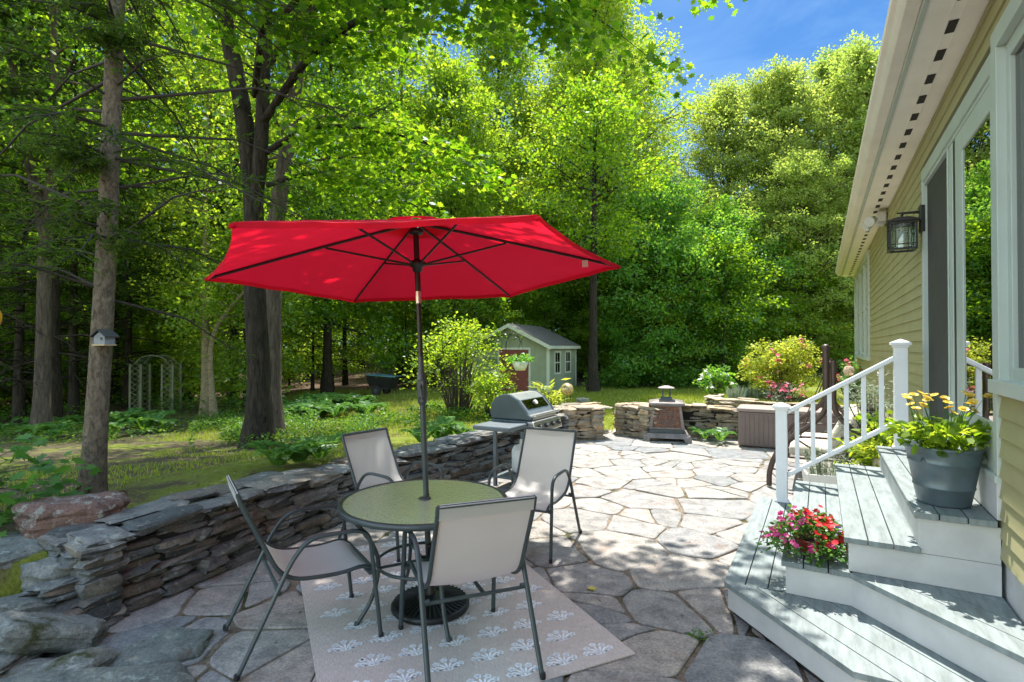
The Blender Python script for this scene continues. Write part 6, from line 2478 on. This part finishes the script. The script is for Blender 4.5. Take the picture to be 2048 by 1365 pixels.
def cover(n, u0, u1, d0, d1, h, ls, dens=None):
    d = np.sqrt(rng.uniform(d0 ** 2, d1 ** 2, n)); u = rng.uniform(u0, u1, n)
    x = (u - 1024) / F * d
    if dens is not None:
        keep = np.array([noise.noise(V_((a * dens, b * dens, 3.1))) > -.02 for a, b in zip(x, d)])
        x, d = x[keep], d[keep]
    m = len(x)
    hh = h * rng.random(m) ** .8
    P = np.stack([x, d, tz(x, d) + hh], 1)
    lv.add(P, rng.normal(0, .45, (m, 3)) + np.array((0, 0, 1.)), rng.normal(0, 1, (m, 3)), ls * rng.uniform(.6, 1.3, m))


cover(22000, 380, 760, 8.4, 13.5, .24, .052, 1.1)
cover(11000, -260, 480, 10., 15, .22, .058, 1.0)
cover(15000, -300, 500, 15, 23, .5, .10, .5)
cover(12000, 1170, 1780, 21, 25, .7, .14, .6)
cover(5000, 760, 1010, 11.5, 15, .25, .08, .9)
tag(link('ground_cover', lv.mesh('ground_cover', KITE, M['cover_leaf'])), 'low leafy ground cover under the trees', kind='stuff')

# grass blades
def grass_pts(n, x0, x1, y0, y1):
    x = rng.uniform(x0, x1, n); y = rng.uniform(y0, y1, n)
    sdv = wall_sd(x, y)
    b = x * C_ - y * S_; a = x * S_ + y * C_
    lawn = ((sdv > .5) & (y < 9.8)) | (y >= 10.2) & ((a > 11.4) | (b < -3.75))
    shed = (np.hypot(x - .3, y - 21.8) < 2.2)
    k = lawn & ~shed
    return x[k], y[k]


lv = Leaves()
for n, x0, x1, y0, y1, h in ((26000, -6.5, .6, 3.2, 10, .045), (60000, -7, 8, 10, 17, .06), (50000, -9, 12, 17, 23, .085)):
    x, y = grass_pts(n, x0, x1, y0, y1)
    if y0 < 5:
        keep = np.array([noise.noise(V_((a * .9, b * .9, 7.7))) > .02 for a, b in zip(x, y)])
        x, y = x[keep], y[keep]
    m = len(x)
    P = np.stack([x, y, tz(x, y) - .004], 1)
    T = rng.normal(0, .38, (m, 3)); T[:, 2] = 1
    lv.add(P, rng.normal(0, 1, (m, 3)) * np.array((1, 1, .1)), T, h * rng.uniform(.6, 1.5, m))
BLADE_W = (np.array([(-.11, 0, 0), (.11, 0, 0), (.0, 1, .15)]), )
tag(link('grass', lv.mesh('grass', BLADE_W, M['grass'])), 'mown grass blades over the lawn', kind='stuff')

# fallen leaves and grit on the lawn and patio
lv = Leaves()
n = 1900
x = rng.uniform(-5.5, -.2, n); y = rng.uniform(3.2, 9.5, n)
k = wall_sd(x, y) > .55
x, y = x[k], y[k]
m = len(x)
lv.add(np.stack([x, y, tz(x, y) + .006], 1), rng.normal(0, .2, (m, 3)) + np.array((0, 0, 1.)), rng.normal(0, 1, (m, 3)), rng.uniform(.02, .055, m))
n = 190
x = rng.uniform(-2.2, 2.4, n); y = rng.uniform(1.8, 8, n)
k = wall_sd(x, y) < -.15
x, y = x[k], y[k]
m = len(x)
lv.add(np.stack([x, y, np.full(m, .008)], 1), rng.normal(0, .15, (m, 3)) + np.array((0, 0, 1.)), rng.normal(0, 1, (m, 3)), rng.uniform(.012, .03, m))
M['dry_leaf'] = leaf_mat('dry_leaf', [(.12, .07, .03), (.25, .17, .09), (.34, .27, .16)], [(.1, .06, .02)] * 3, .2)
tag(link('fallen_leaves', lv.mesh('fallen_leaves', OVAL, M['dry_leaf'])), 'scattered dry leaves and bits on the ground', kind='stuff')
lv = Leaves()
lv.add(np.array([(.55, 3.84, .010)]), np.array([(.05, .05, 1.)]), np.array([(.4, -1., 0)]), np.array([.072]))
o = link('fallen_maple_leaf', lv.mesh('fallen_maple_leaf', MAPLE, M['yellow_leaf']))
tag(o, 'single yellow maple leaf lying on the flagstones right of the rug', 'leaf')
# weeds in the joints by the steps
for (x, y), lab in (((1.12, 3.22), 'small green weed in the joint at the foot of the steps'),):
    lv = Leaves()
    for _ in range(7): spray(lv, rng, (x + rng.normal(0, .03), y + rng.normal(0, .03), .02), (rng.normal(), rng.normal(), .5), .035, 7, .028, thick=.4)
    tag(link('weed', lv.mesh('weed', KITE, M['fern'])), lab, 'weed')

# ------------------------------------------------------------------ sky, sun, camera
EL = R(66)
SAZ = R(9.5)         # the sun stands almost straight ahead, a little to the right
world = bpy.data.worlds.new('World')
sc.world = world
world.use_nodes = True
nt = world.node_tree
nt.nodes.clear()
out = N(nt, 'ShaderNodeOutputWorld')
bg = N(nt, 'ShaderNodeBackground')
sk = N(nt, 'ShaderNodeTexSky')
sk.sky_type = 'NISHITA'
sk.sun_disc = False
sk.sun_elevation = EL
sk.sun_rotation = SAZ
sk.air_density = 1.3
sk.dust_density = .4
sk.ozone_density = 2.2
bg.inputs[1].default_value = .15
# deep clear blue low in the north, away from the bright overhead sky
tcw = N(nt, 'ShaderNodeTexCoord')
sxw = N(nt, 'ShaderNodeSeparateXYZ')
L(nt, tcw.outputs['Generated'], sxw.inputs[0])
m1 = N(nt, 'ShaderNodeMapRange', interpolation_type='SMOOTHSTEP')
m1.inputs['From Min'].default_value = -.05
m1.inputs['From Max'].default_value = .5
L(nt, sxw.outputs[1], m1.inputs['Value'])
m2 = N(nt, 'ShaderNodeMapRange', interpolation_type='SMOOTHSTEP')
m2.inputs['From Min'].default_value = .90
m2.inputs['From Max'].default_value = .64
L(nt, sxw.outputs[2], m2.inputs['Value'])
mm_ = N(nt, 'ShaderNodeMath', operation='MULTIPLY')
L(nt, m1.outputs[0], mm_.inputs[0])
L(nt, m2.outputs[0], mm_.inputs[1])
# thin veil of high cloud
mpw = N(nt, 'ShaderNodeMapping')
mpw.inputs['Scale'].default_value = (1.0, 2.4, 3.0)
mpw.inputs['Rotation'].default_value = (0, .4, .5)
L(nt, tcw.outputs['Generated'], mpw.inputs['Vector'])
wisp = ramp(nt, noise_tex(nt, mpw.outputs[0], 2.6, 7, .6, .8), [(.40, (1, 1, 1)), (.78, (2.2, 1.55, 1.18))])
L(nt, mixc(nt, 1.0, mixc(nt, mm_.outputs[0], sk.outputs[0], mixc(nt, 1.0, sk.outputs[0], wisp, 'MULTIPLY')), mixc(nt, mm_.outputs[0], (1.16, 1, .80), (.07, .125, .185)), 'MULTIPLY'), bg.inputs[0])
L(nt, bg.outputs[0], out.inputs[0])
sl_ = bpy.data.lights.new('sun', 'SUN')
sl_.energy = 2.1
sl_.angle = R(.55)
sl_.color = (1., .95, .87)
so_ = bpy.data.objects.new('sun', sl_)
COL.objects.link(so_)
sd_ = Vector((math.sin(SAZ) * math.cos(EL), math.cos(SAZ) * math.cos(EL), math.sin(EL)))
so_.rotation_euler = sd_.to_track_quat('Z', 'Y').to_euler()
so_.location = (0, 0, 40)

cd = bpy.data.cameras.new('camera')
cd.sensor_width = 36
cd.lens = F / 2048 * 36
cd.clip_start = .05
cd.clip_end = 1500
co = bpy.data.objects.new('camera', cd)
COL.objects.link(co)
co.location = (0, 0, 1.7)
co.rotation_euler = (math.pi / 2 + math.atan(12.5 / F), 0, 0)
sc.camera = co
sc.view_settings.view_transform = 'Standard'
sc.view_settings.look = 'None'
sc.view_settings.gamma = 1
sc.view_settings.exposure = 2.35
sc.cycles.use_denoising = True
sc.cycles.max_bounces = 8
sc.cycles.diffuse_bounces = 4
sc.cycles.glossy_bounces = 3
sc.cycles.transmission_bounces = 4
sc.cycles.transparent_max_bounces = 8
sc.cycles.caustics_reflective = False
sc.cycles.caustics_refractive = False
sc.cycles.sample_clamp_indirect = 6
